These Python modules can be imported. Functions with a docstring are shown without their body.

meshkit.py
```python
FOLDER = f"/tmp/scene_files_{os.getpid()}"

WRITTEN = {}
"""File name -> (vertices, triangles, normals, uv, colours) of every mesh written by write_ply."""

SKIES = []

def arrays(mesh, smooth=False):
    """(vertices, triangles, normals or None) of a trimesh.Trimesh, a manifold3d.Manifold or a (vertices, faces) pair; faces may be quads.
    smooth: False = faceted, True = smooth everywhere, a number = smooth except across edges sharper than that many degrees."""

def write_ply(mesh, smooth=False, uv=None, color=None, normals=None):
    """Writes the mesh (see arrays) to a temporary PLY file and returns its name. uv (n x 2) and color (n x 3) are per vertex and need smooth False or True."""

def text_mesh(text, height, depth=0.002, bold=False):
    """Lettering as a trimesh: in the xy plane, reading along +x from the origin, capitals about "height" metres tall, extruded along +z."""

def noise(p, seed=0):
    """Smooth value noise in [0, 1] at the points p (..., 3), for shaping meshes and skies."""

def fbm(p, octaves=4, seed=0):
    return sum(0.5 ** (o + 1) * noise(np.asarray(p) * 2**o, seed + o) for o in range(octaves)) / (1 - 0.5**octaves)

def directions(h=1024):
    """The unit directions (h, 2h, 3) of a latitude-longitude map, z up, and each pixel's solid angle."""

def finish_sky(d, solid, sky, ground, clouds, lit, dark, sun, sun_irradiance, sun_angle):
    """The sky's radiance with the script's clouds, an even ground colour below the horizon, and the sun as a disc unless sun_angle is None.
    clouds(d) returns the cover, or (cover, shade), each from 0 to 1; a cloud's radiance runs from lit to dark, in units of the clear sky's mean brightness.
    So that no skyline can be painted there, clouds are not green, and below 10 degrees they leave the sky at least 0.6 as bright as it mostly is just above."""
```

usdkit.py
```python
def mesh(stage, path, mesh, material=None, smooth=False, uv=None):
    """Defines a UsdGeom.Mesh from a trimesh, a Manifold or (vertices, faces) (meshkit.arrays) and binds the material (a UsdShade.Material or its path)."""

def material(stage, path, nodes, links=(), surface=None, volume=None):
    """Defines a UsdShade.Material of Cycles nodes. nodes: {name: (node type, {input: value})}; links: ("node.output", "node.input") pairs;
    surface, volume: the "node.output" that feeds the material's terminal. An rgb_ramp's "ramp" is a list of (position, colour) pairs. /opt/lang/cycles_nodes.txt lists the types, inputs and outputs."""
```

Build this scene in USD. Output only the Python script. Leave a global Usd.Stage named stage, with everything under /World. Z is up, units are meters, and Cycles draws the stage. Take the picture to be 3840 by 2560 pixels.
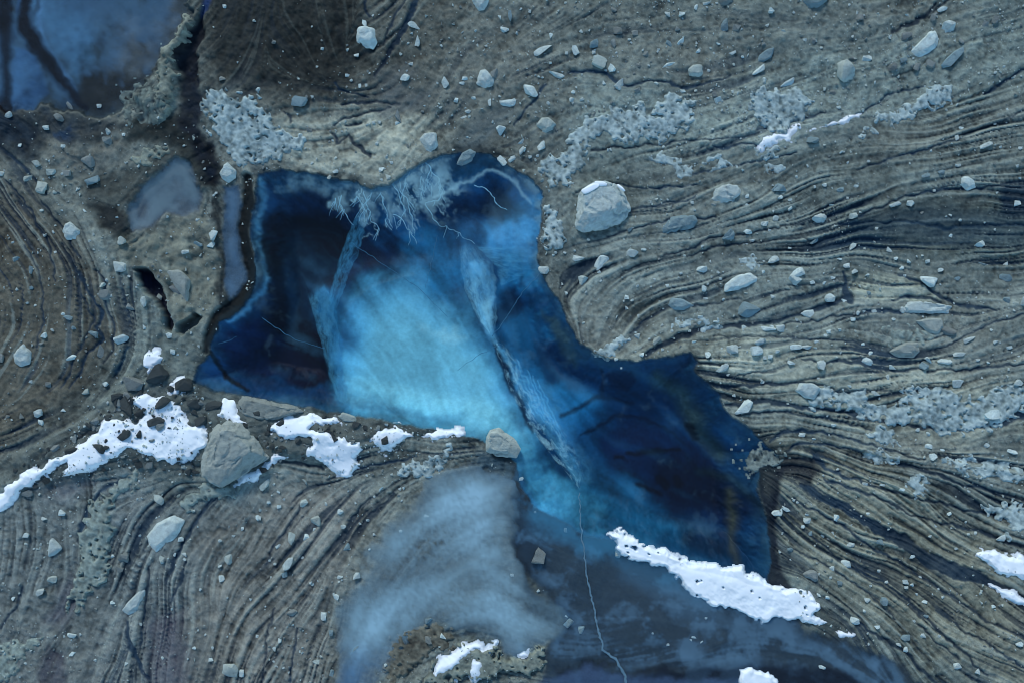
import math, random
import numpy as np, trimesh, usdkit
from scipy import ndimage as ndi
from pxr import Usd, UsdGeom, UsdLux, UsdShade, Gf, Sdf, Vt

# ------------------------------------------------------------------ stage, camera, sky, sun, exposure
stage = Usd.Stage.CreateInMemory()
UsdGeom.SetStageUpAxis(stage, UsdGeom.Tokens.z)
UsdGeom.SetStageMetersPerUnit(stage, 1.0)
UsdGeom.Xform.Define(stage, '/World')
UsdGeom.Scope.Define(stage, '/World/Looks')
S = 0.002                                   # metres per plan unit; the plan is 2352 x 1568 units
CX, CY = 1176.0, 784.0
cam = UsdGeom.Camera.Define(stage, '/World/camera')
cam.AddTranslateOp().Set(Gf.Vec3d(0, 0, 5.0))
cam.CreateHorizontalApertureAttr(36.0)
cam.CreateVerticalApertureAttr(36.0 * 682 / 1024)
cam.CreateFocalLengthAttr(36.0 * 5.0 / (2352 * S))
cam.CreateClippingRangeAttr(Gf.Vec2f(0.05, 1000))
cam.CreateFocusDistanceAttr(5.0)
cam.CreateExposureAttr(0.66)
SUN_EL, SUN_AZ = math.radians(36), math.radians(-18)      # azimuth from +y towards +x
sd_ = Gf.Vec3d(math.cos(SUN_EL) * math.sin(SUN_AZ), math.cos(SUN_EL) * math.cos(SUN_AZ), math.sin(SUN_EL))
sun = UsdLux.DistantLight.Define(stage, '/World/sun')
sun.CreateIntensityAttr(0.36)
sun.CreateAngleAttr(12.0)
sun.CreateNormalizeAttr(True)
sun.CreateColorAttr(Gf.Vec3f(1.0, 0.97, 0.93))
sun.AddTransformOp().Set(Gf.Matrix4d().SetRotate(Gf.Rotation(Gf.Vec3d(0, 0, 1), sd_)))
dome = UsdLux.DomeLight.Define(stage, '/World/sky')
skym = usdkit.material(stage, '/World/Looks/sky_material', {
    's': ('sky_texture', {'sky_type': 'single_scattering', 'sun_disc': False, 'sun_elevation': SUN_EL, 'sun_rotation': SUN_AZ,
          'air_density': 2.6, 'ozone_density': 12.0}),
    'b': ('background_shader', {"strength": 0.1})}, [('s.color', 'b.color')], surface='b.background')
UsdShade.MaterialBindingAPI.Apply(dome.GetPrim()).Bind(skym)
dome.GetPrim().SetCustomDataByKey('kind', 'structure')

LIGHT = np.array([0.60, 0.83, 1.12])        # brightness of a white surface in this light
def lin(c):
    c = np.asarray(c, float) / 255.0
    return np.where(c <= 0.04045, c / 12.92, ((c + 0.055) / 1.055) ** 2.4)
def alb(*c):
    """the surface colour that looks like c (as the eye reads it in the blue light) when lit"""
    c = np.asarray(c, float); L = c @ (0.3, 0.5, 0.2); t = float(np.clip((c[2] - c[0] - 4) / 24, 0, 1))
    grey = np.array([0.90 * L + 0.72 * (c[0] - L), 1.11 * L + 0.5 * (c[1] - L), 1.225 * L + 0.65 * (c[2] - L)])
    return np.clip(lin(np.clip(grey * (1 - t) + c * (0.9, 1, 1) * t, 0, 255)) / LIGHT, 0.002, 0.9)

# ------------------------------------------------------------------ helpers: naming and prims
used = {}
def numbered(parent, name):
    k = parent + '/' + name
    n = used.get(k, 0); used[k] = n + 1
    return k if n == 0 else f'{k}_{n:03d}'
def tag(p, label=None, cat=None, group=None, kind=None):
    p = p.GetPrim() if hasattr(p, 'GetPrim') else p
    for k, v in (('label', label), ('category', cat), ('group', group), ('kind', kind)):
        if v: p.SetCustomDataByKey(k, v)
    return p
def obj(name, mesh, mat, parent='/World', smooth=False, col=None, dens=None):
    path = numbered(parent if isinstance(parent, str) else str(parent.GetPath()), name)
    m = usdkit.mesh(stage, path, mesh, LOOK[mat], smooth=smooth)
    pv = UsdGeom.PrimvarsAPI(m)
    if col is not None:
        pv.CreatePrimvar('col', Sdf.ValueTypeNames.Color3fArray, 'vertex').Set(Vt.Vec3fArray.FromNumpy(np.ascontiguousarray(col, np.float32)))
    if dens is not None:
        pv.CreatePrimvar('dens', Sdf.ValueTypeNames.FloatArray, 'vertex').Set(Vt.FloatArray.FromNumpy(np.ascontiguousarray(dens, np.float32)))
    return m.GetPrim()
def thing(name, label, cat, loc=(0, 0, 0), group=None):
    x = UsdGeom.Xform.Define(stage, numbered('/World', name))
    x.AddTranslateOp().Set(Gf.Vec3d(*map(float, loc)))
    return tag(x, label, cat, group)

# ------------------------------------------------------------------ materials
LOOK = {}
def look(name, nodes, links, surface):
    LOOK[name] = usdkit.material(stage, '/World/Looks/' + name, nodes, links, surface=surface)
def grained(name, rough, amount, scale, bump, bscale, spec=0.5, diffuse_rough=0.0):
    """base colour from the mesh's own colours, broken up by fine grain, with fine relief"""
    look(name, {
        'a': ('attribute', {'attribute': 'col'}), 'g': ('geometry', {}),
        'n': ('noise_texture', {'scale': scale, 'detail': 4.0, 'roughness': 0.65}),
        'r': ('map_range', {'from_min': 0.3, 'from_max': 0.7, 'to_min': 1 - amount, 'to_max': 1 + amount}),
        'c': ('combine_xyz', {}), 'm': ('mix_color', {'blend_type': 'multiply', 'fac': 1.0, 'use_clamp': False}),
        'n2': ('noise_texture', {'scale': bscale, 'detail': 5.0, 'roughness': 0.7}),
        'b': ('bump', {'strength': 1.0, 'distance': bump}),
        'p': ('principled_bsdf', {'roughness': rough, 'specular_ior_level': spec, 'diffuse_roughness': diffuse_rough})},
        [('g.position', 'n.vector'), ('n.fac', 'r.value'), ('r.result', 'c.x'), ('r.result', 'c.y'), ('r.result', 'c.z'),
         ('a.color', 'm.a'), ('c.vector', 'm.b'), ('m.result', 'p.base_color'), ('g.position', 'n2.vector'),
         ('n2.fac', 'b.height'), ('b.normal', 'p.normal')], 'p.BSDF')
grained('silt', 0.8, 0.28, 240.0, 0.0016, 170.0, 0.12, 0.2)
grained('crust_dust', 0.9, 0.22, 300.0, 0.0016, 220.0, 0.1, 0.2)
grained('pool_ice_bed', 0.6, 0.08, 90.0, 0.0005, 60.0, 0.1)
grained('snow_grains', 0.9, 0.03, 300.0, 0.0004, 120.0, 0.2, 0.0)
def film(name, rough, tint):
    look(name, {
        'a': ('attribute', {'attribute': 'col'}), 'd': ('attribute', {'attribute': 'dens'}),
        'p': ('principled_bsdf', {'roughness': 0.35, 'ior': 1.31}),
        't': ('transparent_bsdf', {'color': tint}), 'gl': ('glossy_bsdf', {'color': (1, 1, 1), 'roughness': rough}),
        'fr': ('fresnel', {'IOR': 1.31}), 'ge': ('geometry', {}), 'iv': ('math', {'math_type': 'subtract', 'value1': 1.0}), 'fm': ('math', {'math_type': 'multiply'}), 'x': ('mix_closure', {}), 'y': ('mix_closure', {})},
        [('a.color', 'p.base_color'), ('ge.backfacing', 'iv.value2'), ('iv.value', 'fm.value1'), ('fr.fac', 'fm.value2'), ('fm.value', 'x.fac'), ('t.BSDF', 'x.closure1'), ('gl.BSDF', 'x.closure2'),
         ('d.fac', 'y.fac'), ('x.closure', 'y.closure1'), ('p.BSDF', 'y.closure2')], 'y.closure')
film('clear_ice', 0.12, (0.96, 0.985, 1.0))
film('thin_ice', 0.2, (0.95, 0.98, 1.0))
STONE = {'w': (164, 184, 206), 'g': (108, 120, 134), 'b': (106, 132, 156), 't': (144, 150, 154), 'd': (48, 56, 64), 'p': (126, 136, 146)}
for k, nm in (('w', 'pale_stone'), ('g', 'grey_stone'), ('b', 'blue_stone'), ('t', 'tan_stone'), ('d', 'dark_stone'), ('p', 'boulder_stone')):
    c = alb(*STONE[k])
    look(nm, {
        'g': ('geometry', {}), 'o': ('object_info', {}),
        'n': ('noise_texture', {'scale': 38.0, 'detail': 8.0, 'roughness': 0.78, 'distortion': 0.6}),
        'r': ('rgb_ramp', {'ramp': [(0.28, c * 0.45), (0.42, c * 0.85), (0.55, c * 1.0), (0.62, c * 1.1), (0.75, np.minimum(c * 1.4, 0.9))]}),
        'h': ('hsv', {'saturation': 1.0}), 'v': ('map_range', {'from_min': 0.0, 'from_max': 1.0, 'to_min': 0.85, 'to_max': 1.2}),
        'n2': ('noise_texture', {'scale': 160.0, 'detail': 5.0, 'roughness': 0.7}),
        'b': ('bump', {'strength': 1.0, 'distance': 0.006}), 'p': ('principled_bsdf', {'roughness': 0.85, 'specular_ior_level': 0.3, 'diffuse_roughness': 0.5})},
        [('g.position', 'n.vector'), ('n.fac', 'r.fac'), ('r.color', 'h.color'), ('o.random', 'v.value'), ('v.result', 'h.value'), ('h.color', 'p.base_color'),
         ('g.position', 'n2.vector'), ('n2.fac', 'b.height'), ('b.normal', 'p.normal')], 'p.BSDF')
STONE_LOOK = {'w': 'pale_stone', 'g': 'grey_stone', 'b': 'blue_stone', 't': 'tan_stone', 'd': 'dark_stone', 'p': 'boulder_stone'}
def streaked(name, c, lo, hi, scale, base=0.03):
    """fracture face in the ice: streaky white frost on a clear plane; st.x runs across, st.y along"""
    look(name, {
        'u': ('texture_coordinate', {}), 'm': ('mapping', {'scale': scale}),
        'n': ('noise_texture', {'scale': 1.0, 'detail': 5.0, 'roughness': 0.65, 'distortion': 0.4}),
        'r': ('map_range', {'from_min': lo, 'from_max': hi, 'to_min': base, 'to_max': 0.85, 'clamp': True}),
        'e': ('attribute', {'attribute': 'dens'}), 'k': ('math', {'math_type': 'multiply'}),
        'd': ('diffuse_bsdf', {'color': c}), 't': ('transparent_bsdf', {'color': (1, 1, 1)}), 'x': ('mix_closure', {})},
        [('u.UV', 'm.vector'), ('m.vector', 'n.vector'), ('n.fac', 'r.value'), ('r.result', 'k.value1'), ('e.fac', 'k.value2'), ('k.value', 'x.fac'),
         ('t.BSDF', 'x.closure1'), ('d.BSDF', 'x.closure2')], 'x.closure')
streaked('blue_fracture', alb(80, 148, 192), 0.36, 0.95, (3, 9, 1), 0.04)
streaked('white_fracture', alb(128, 192, 232), 0.36, 0.80, (5, 7, 1), 0.02)
streaked('dark_fracture', alb(150, 202, 236), 0.48, 0.80, (3, 12, 1), 0.0)
look('frost', {'p': ('principled_bsdf', {'base_color': alb(96, 150, 192), 'roughness': 0.7})}, [], 'p.BSDF')
look('dim_frost', {'p': ('diffuse_bsdf', {'color': alb(50, 96, 138)})}, [], 'p.BSDF')
look('crack_frost', {'p': ('diffuse_bsdf', {'color': alb(80, 110, 142)})}, [], 'p.BSDF')

# ------------------------------------------------------------------ plan raster
ST = 2.2
X0, Y0 = -299.2, -250.8
NW, NH = 1342, 942
gx, gy = X0 + ST * np.arange(NW), Y0 + ST * np.arange(NH)
X, Y = np.meshgrid(gx, gy)
rng = np.random.default_rng(7)
def fn(sig, seed):
    """smooth unit noise on the raster; sig in plan units"""
    r = np.random.default_rng(seed)
    s = sig / ST
    k = max(1, int(s / 2.5))
    a = r.standard_normal((NH // k + 8, NW // k + 8))
    a = ndi.gaussian_filter(a, s / k)
    if k > 1:
        a = ndi.zoom(a, k, order=3)
    a = a[:NH, :NW]
    return (a - a.mean()) / a.std()
def fbm(sig, seed, n=4, g=0.55):
    return sum(g ** i * fn(max(sig / 2 ** i, 1.2), seed + i) for i in range(n)) / math.sqrt(sum(g ** (2 * i) for i in range(n)))
def sm(a, b, x):
    t = np.clip((x - a) / (b - a), 0, 1)
    return t * t * (3 - 2 * t)
WX, WY = fbm(45, 11, 5, 0.6), fbm(45, 21, 5, 0.6)        # domain warps
FX, FY = fbm(9, 31, 3, 0.6), fbm(9, 41, 3, 0.6)
def window(pts, pad):
    p = np.asarray(pts, float)
    i0, i1 = [int(np.clip((v - Y0) / ST, 0, NH)) for v in (p[:, 1].min() - pad, p[:, 1].max() + pad)]
    j0, j1 = [int(np.clip((v - X0) / ST, 0, NW)) for v in (p[:, 0].min() - pad, p[:, 0].max() + pad)]
    return slice(i0, i1 + 1), slice(j0, j1 + 1)
def sdist(poly, x, y):
    """signed distance, negative inside"""
    p = np.asarray(poly, float)
    d = np.full(x.shape, 1e18); ins = np.zeros(x.shape, bool)
    for (ax, ay), (bx, by) in zip(p, np.roll(p, -1, 0)):
        ex, ey = bx - ax, by - ay
        t = np.clip(((x - ax) * ex + (y - ay) * ey) / max(ex * ex + ey * ey, 1e-9), 0, 1)
        d = np.minimum(d, (x - ax - t * ex) ** 2 + (y - ay - t * ey) ** 2)
        if ay != by:
            ins ^= ((ay > y) != (by > y)) & (x < ex * (y - ay) / ey + ax)
    return np.where(ins, -1, 1) * np.sqrt(d)
def ldist(line, x, y, w=None):
    """distance to a polyline minus the half width, which may run along it"""
    p = np.asarray(line, float)
    w = np.broadcast_to(np.asarray(w if w is not None else 0.0, float), (len(p),))
    best = np.full(x.shape, 1e9)
    for i in range(len(p) - 1):
        (ax, ay), (bx, by) = p[i], p[i + 1]
        ex, ey = bx - ax, by - ay
        t = np.clip(((x - ax) * ex + (y - ay) * ey) / max(ex * ex + ey * ey, 1e-9), 0, 1)
        best = np.minimum(best, np.hypot(x - ax - t * ex, y - ay - t * ey) - (w[i] + t * (w[i + 1] - w[i])) / 2)
    return best
def pmask(poly, feather, warp=6.0, fine=1.5):
    m = np.zeros((NH, NW)); w = window(poly, feather + 3 * warp + 10)
    s = sdist(poly, X[w] + warp * WX[w] + fine * FX[w], Y[w] + warp * WY[w] + fine * FY[w])
    m[w] = sm(feather, -feather, s)
    return m
def lmask(line, width, feather, warp=3.0, fine=1.5):
    m = np.zeros((NH, NW)); mw = float(np.max(width)); w = window(line, mw + feather + 3 * warp + 10)
    s = ldist(line, X[w] + warp * WX[w] + fine * FX[w], Y[w] + warp * WY[w] + fine * FY[w], width)
    m[w] = sm(feather, -feather, s)
    return m
def full_sd(poly, warp=0.0, fine=0.0, pad=140):
    m = np.full((NH, NW), 999.0); w = window(poly, pad)
    m[w] = sdist(poly, X[w] + warp * WX[w] + fine * FX[w], Y[w] + warp * WY[w] + fine * FY[w])
    return m
def blend(a, c, m):
    a += m[..., None] * (np.asarray(c) - a)

# ------------------------------------------------------------------ flow of the streaks
GUIDES = [
 [(890,130),(920,80),(960,10)], [(1010,340),(1100,260),(1180,200),(1250,178),(1340,165),(1420,190),(1520,205),(1640,205),(1750,190)],
 [(1260,430),(1330,380),(1450,340),(1600,325),(1740,320),(1880,290),(2000,260),(2150,200),(2352,120)],
 [(1300,425),(1400,400),(1550,390),(1750,370),(1950,330),(2150,280),(2352,215)],
 [(1245,560),(1350,540),(1480,510),(1600,485),(1750,460),(1950,420),(2150,380),(2352,330)],
 [(1280,680),(1360,610),(1480,560),(1640,530),(1820,500),(2000,470),(2200,440),(2352,425)],
 [(1330,770),(1380,690),(1480,620),(1640,590),(1800,575),(2000,545),(2352,530)],
 [(1400,790),(1480,720),(1540,700),(1660,690),(1800,650),(1920,630),(2050,640),(2200,600),(2352,590)],
 [(1440,810),(1530,760),(1640,740),(1750,735),(1860,720),(1950,690),(2060,700),(2200,680),(2352,660)],
 [(1550,800),(1640,770),(1760,760),(1900,770),(2000,790),(2060,815),(2140,800),(2250,745),(2352,715)],
 [(1610,860),(1700,850),(1850,830),(1960,840),(2060,850),(2180,840),(2300,800),(2352,780)],
 [(1650,900),(1750,895),(1870,900),(2000,900),(2200,880),(2352,850)], [(1700,945),(1790,940),(1900,965),(2050,985),(2200,990),(2352,960)],
 [(1750,1020),(1780,992),(1830,980),(1900,988),(2000,1010),(2150,1040),(2352,1060)],
 [(1790,1050),(1830,1028),(1880,1036),(1950,1060),(2050,1080),(2200,1110),(2352,1150)],
 [(1880,1060),(1950,1100),(2050,1150),(2200,1220),(2352,1260)], [(1760,1100),(1850,1150),(2000,1240),(2150,1330),(2352,1430)],
 [(1780,1180),(1900,1260),(2050,1370),(2200,1470),(2352,1560)], [(1790,1260),(1900,1340),(2050,1460),(2150,1560)], [(1850,1370),(1950,1430),(2080,1568)],
 [(0,340),(60,420),(130,520),(210,640),(228,730),(210,830),(160,940),(100,990),(0,1060)], [(0,430),(80,540),(140,650),(150,750),(120,870),(50,960)],
 [(0,560),(60,660),(70,760),(30,880)], [(80,400),(170,520),(240,640),(258,740),(240,840),(190,930)], [(290,700),(300,800),(270,870),(220,960)],
 [(200,430),(270,440),(330,400),(390,340)], [(230,330),(300,320),(370,270)], [(220,470),(260,520),(290,500),(300,450)],
 [(560,1110),(470,1230),(400,1330),(370,1450),(350,1568)], [(420,1100),(330,1180),(270,1300),(230,1400),(180,1568)], [(640,1110),(540,1220),(470,1350),(430,1568)],
 [(830,1090),(690,1180),(600,1300),(540,1420),(520,1568)], [(1050,1065),(900,1110),(800,1190),(720,1290),(660,1420),(620,1568)], [(1060,1100),(930,1150),(840,1250),(770,1350),(720,1480),(700,1568)],
 [(150,1110),(160,1250),(130,1380),(60,1480),(0,1560)], [(60,1160),(50,1300),(20,1420)], [(620,1040),(760,1060),(900,1020),(1060,1030)], [(280,1090),(400,1075),(480,1100)],
 [(0,1090),(120,1030),(240,960),(330,900)], [(100,1020),(200,960),(300,890)],
 [(740,300),(800,272),(850,265),(920,250),(980,200),(1000,150)], [(470,290),(600,250),(700,220),(800,160),(870,100)], [(480,190),(560,120),(620,30)], [(700,0),(715,60),(760,130),(800,180)],
 [(620,60),(660,120),(730,190),(790,220)], [(1000,300),(960,340),(900,400)], [(700,380),(780,380),(850,350),(900,300)], [(620,300),(700,320),(760,300)],
 [(1060,280),(1130,180),(1230,80),(1330,0)], [(1180,150),(1300,100),(1430,60),(1560,30)], [(1400,120),(1600,110),(1800,80),(2000,20)], [(1700,230),(1900,180),(2100,120),(2300,20)],
 [(600,430),(640,520),(620,620),(600,700)], [(700,450),(800,520),(900,600),(1000,690),(1080,800)], [(840,640),(900,760),(950,860),(980,940)], [(1060,560),(1120,700),(1200,860),(1330,1100)],
 [(1240,640),(1330,800),(1480,900),(1680,1050)], [(500,830),(620,860),(760,900)], [(1340,1120),(1500,1200),(1700,1300)], [(620,500),(700,590),(760,620)], [(1090,420),(1180,440),(1220,520),(1200,600)],
 [(1250,1250),(1400,1330),(1600,1400),(1800,1480),(2000,1568)], [(1400,1500),(1700,1490),(2000,1560)], [(1200,1520),(1400,1530),(1700,1540)],
]
gp, gt = [], []
for g in GUIDES:
    p = np.asarray(g, float)
    for a, b in zip(p[:-1], p[1:]):
        n = max(2, int(np.hypot(*(b - a)) / 18)); th = math.atan2(b[1] - a[1], b[0] - a[0])
        for t in np.linspace(0, 1, n, endpoint=False):
            gp.append(a + t * (b - a)); gt.append(th)
gp, gt = np.array(gp), np.array(gt)
K = 10
cy_, cx_ = np.meshgrid(gy[::K], gx[::K], indexing='ij')
d2 = (cx_[..., None] - gp[:, 0]) ** 2 + (cy_[..., None] - gp[:, 1]) ** 2
wt = np.exp(-d2 / (2 * 26.0 ** 2)) + 1e3 / (d2 + 400.0) ** 1.6
C2, S2 = (wt * np.cos(2 * gt)).sum(-1), (wt * np.sin(2 * gt)).sum(-1)
mag = np.hypot(C2, S2)
up = lambda a: ndi.zoom(a, K, order=1)[:NH, :NW] if ndi.zoom(a, K, order=1).shape[0] >= NH else np.pad(ndi.zoom(a, K, order=1), ((0, K), (0, K)), mode='edge')[:NH, :NW]
theta = 0.5 * np.arctan2(up(S2 / mag), up(C2 / mag))
theta = theta + 0.08 * fn(26, 51) + 0.04 * fn(9, 52) + 0.13 * fn(70, 53)
vx, vy = np.cos(theta).astype(np.float32), np.sin(theta).astype(np.float32)
def lic(inputs, steps, h=1.25):
    out = [np.array(a, np.float32) for a in inputs]
    I, J = np.meshgrid(np.arange(NH, dtype=np.float32), np.arange(NW, dtype=np.float32), indexing='ij')
    for s in (1, -1):
        pi, pj = I.copy(), J.copy(); lx, ly = s * vx, s * vy
        for k in range(steps):
            pi += h * ly; pj += h * lx
            ii = np.clip(np.rint(pi).astype(np.int32), 0, NH - 1); jj = np.clip(np.rint(pj).astype(np.int32), 0, NW - 1)
            f = ii * NW + jj
            ux, uy = vx.ravel()[f], vy.ravel()[f]
            flip = np.where(ux * lx + uy * ly < 0, -1, 1).astype(np.float32)
            lx, ly = ux * flip, uy * flip
            w = 0.5 + 0.5 * math.cos(math.pi * k / steps)
            for o, a in zip(out, inputs):
                o += w * np.asarray(a, np.float32).ravel()[f]
    res = []
    for o in out:
        o = o - ndi.gaussian_filter(o, 40)
        res.append(o / np.sqrt(ndi.gaussian_filter(o * o, 40) + 1e-9))
    return res
L1, L2, L3, L4 = lic([fn(1.5, 61), fn(2.7, 62), fn(5.2, 63), fn(16, 64)], 60)
BUN = lic([fn(20, 66)], 70)[0]; BUN = sm(-0.9, 0.6, BUN + 0.4 * fn(60, 67)); BUN = np.maximum(BUN, 0.75 * pmask([(1760,1060),(1900,1030),(2450,1150),(2450,1700),(2000,1650),(1790,1340)], 50)); BUN = np.maximum(BUN, 0.5 * pmask([(1560,740),(2000,740),(2450,700),(2450,900),(1650,900)], 50))
AMP = (0.45 + 0.75 * BUN) * np.clip(1 + 0.5 * fn(85, 65), 0.15, 2.2)

# ------------------------------------------------------------------ ice outlines
POOL = [(590,393),(650,384),(720,395),(790,414),(850,436),(890,428),(930,398),(975,370),(1020,352),(1080,345),(1130,360),(1165,385),(1215,410),(1243,440),(1238,500),(1232,560),(1238,620),(1262,660),(1290,705),(1312,755),(1352,795),(1400,820),(1480,826),(1545,816),(1585,810),(1600,828),(1590,850),(1612,872),(1650,900),(1665,940),(1700,965),(1735,1000),(1775,1038),(1790,1060),(1745,1078),(1740,1120),(1752,1180),(1770,1240),(1778,1300),(1758,1345),(1700,1325),(1620,1310),(1540,1290),(1470,1270),(1410,1245),(1340,1225),(1290,1192),(1225,1158),(1195,1120),(1185,1060),(1110,1010),(1050,1000),(980,985),(880,965),(800,950),(700,935),(600,918),(540,908),(490,897),(448,880),(452,850),(478,815),(488,775),(500,745),(540,718),(566,690),(582,650),(584,600),(576,540),(580,480),(584,430)]
TLP = [(-60,-60),(455,-60),(446,30),(405,75),(375,130),(350,200),(305,225),(270,250),(200,248),(150,238),(110,240),(30,268),(-60,275)]
WIN = [(398,358),(436,368),(462,420),(472,455),(462,485),(430,500),(380,488),(340,520),(300,530),(291,480),(305,440),(350,405),(378,380)]
STRIP = [(518,432),(548,425),(556,470),(548,520),(556,580),(560,640),(545,670),(520,690),(512,640),(515,560)]
LOBE = []
CLOUD = [(1080,1075),(1190,1095),(1172,1180),(1185,1290),(1240,1340),(1292,1430),(1275,1480),(1200,1495),(1100,1470),(1000,1440),(930,1450),(890,1500),(860,1600),(765,1640),(755,1500),(775,1400),(838,1290),(868,1240),(930,1165),(990,1110)]
SLATE = [(1190,1110),(1230,1150),(1300,1190),(1345,1222),(1420,1250),(1500,1300),(1600,1360),(1720,1420),(1850,1445),(1930,1455),(2010,1490),(2160,1580),(2250,1700),(1200,1700),(1255,1560),(1250,1500),(1292,1430),(1240,1340),(1185,1290),(1172,1190)]
BPOCKET = [(309,617),(338,617),(366,653),(376,691),(390,748),(383,769),(369,755),(366,705),(348,677),(323,660)]
BPOCKET2 = [(400,752),(436,726),(455,733),(443,754),(415,776),(401,768)]
POOLSD = full_sd(POOL, 3.0, 1.5)
TLSD = full_sd(TLP, 10.0, 3.0)
WINSD = full_sd(WIN, 4.0, 2.0)
STRIPSD = full_sd(STRIP, 3.0, 1.0)
CLOUDSD = full_sd(CLOUD, 14.0, 2.0)
SLX = [(1180,1060)] + [(1250,1060),(1420,1150),(1560,1200),(1760,1300),(1800,1380)] + SLATE[8:]
SLXSD = full_sd(SLX, 6.0, 2.0, 200)
SLATESD = np.maximum(SLXSD, 2.0 - POOLSD)

# ------------------------------------------------------------------ ground colours and heights
brown, teal, pale, purple = alb(96, 92, 84), alb(86, 94, 95), alb(124, 126, 120), alb(86, 86, 90)
darkice = alb(8, 28, 50)
big, mid, fine, grn = fbm(170, 71, 3), fbm(40, 81, 4, 0.65), fn(2.2, 91), fn(6, 92)
col = np.empty((NH, NW, 3)); col[:] = teal
blend(col, brown, np.clip(0.35 + 0.22 * big, 0, 1))
blend(col, alb(78, 74, 66), 0.7 * pmask([(450,-80),(1150,-80),(1080,140),(1000,260),(850,330),(480,250)], 90, 20))
blend(col, alb(40, 43, 46), 0.8 * pmask([(470,-80),(860,-80),(830,120),(760,220),(600,200),(480,215)], 60, 20))
blend(col, alb(112, 108, 94), 0.8 * pmask([(680,260),(900,240),(1010,250),(980,350),(900,420),(800,400),(700,400),(640,330)], 50, 15))
blend(col, alb(86, 76, 62), 0.75 * pmask([(-80,380),(120,520),(250,640),(260,860),(120,1000),(-80,1090)], 60, 15))
blend(col, purple, 0.65 * pmask([(-80,1150),(300,1110),(560,1130),(800,1130),(760,1400),(700,1660),(-80,1660)], 80, 20))
blend(col, alb(80, 72, 64), 0.6 * pmask([(430,1230),(640,1150),(830,1120),(840,1250),(760,1380),(740,1600),(420,1600)], 60, 20))
blend(col, alb(96, 108, 112), 0.7 * pmask([(1330,200),(1700,190),(2352,20),(2420,200),(2000,270),(1650,330),(1400,350)], 70, 15))
blend(col, alb(76, 90, 94), 0.6 * pmask([(1950,500),(2450,420),(2450,590),(1960,570)], 30, 8))
blend(col, alb(120, 118, 98), 0.65 * pmask([(1950,620),(2040,625),(2120,660),(2160,700),(2060,690),(1960,675)], 14, 6))
blend(col, alb(120, 116, 98), 0.55 * pmask([(1400,800),(1560,745),(1800,740),(1960,790),(2352,900),(2352,1000),(1950,1000),(1700,900)], 50, 15))
blend(col, alb(112, 106, 84), 0.55 * pmask([(1750,1000),(1850,1010),(2000,1080),(2352,1250),(2352,1560),(2100,1500),(1780,1250)], 50, 15))
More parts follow.
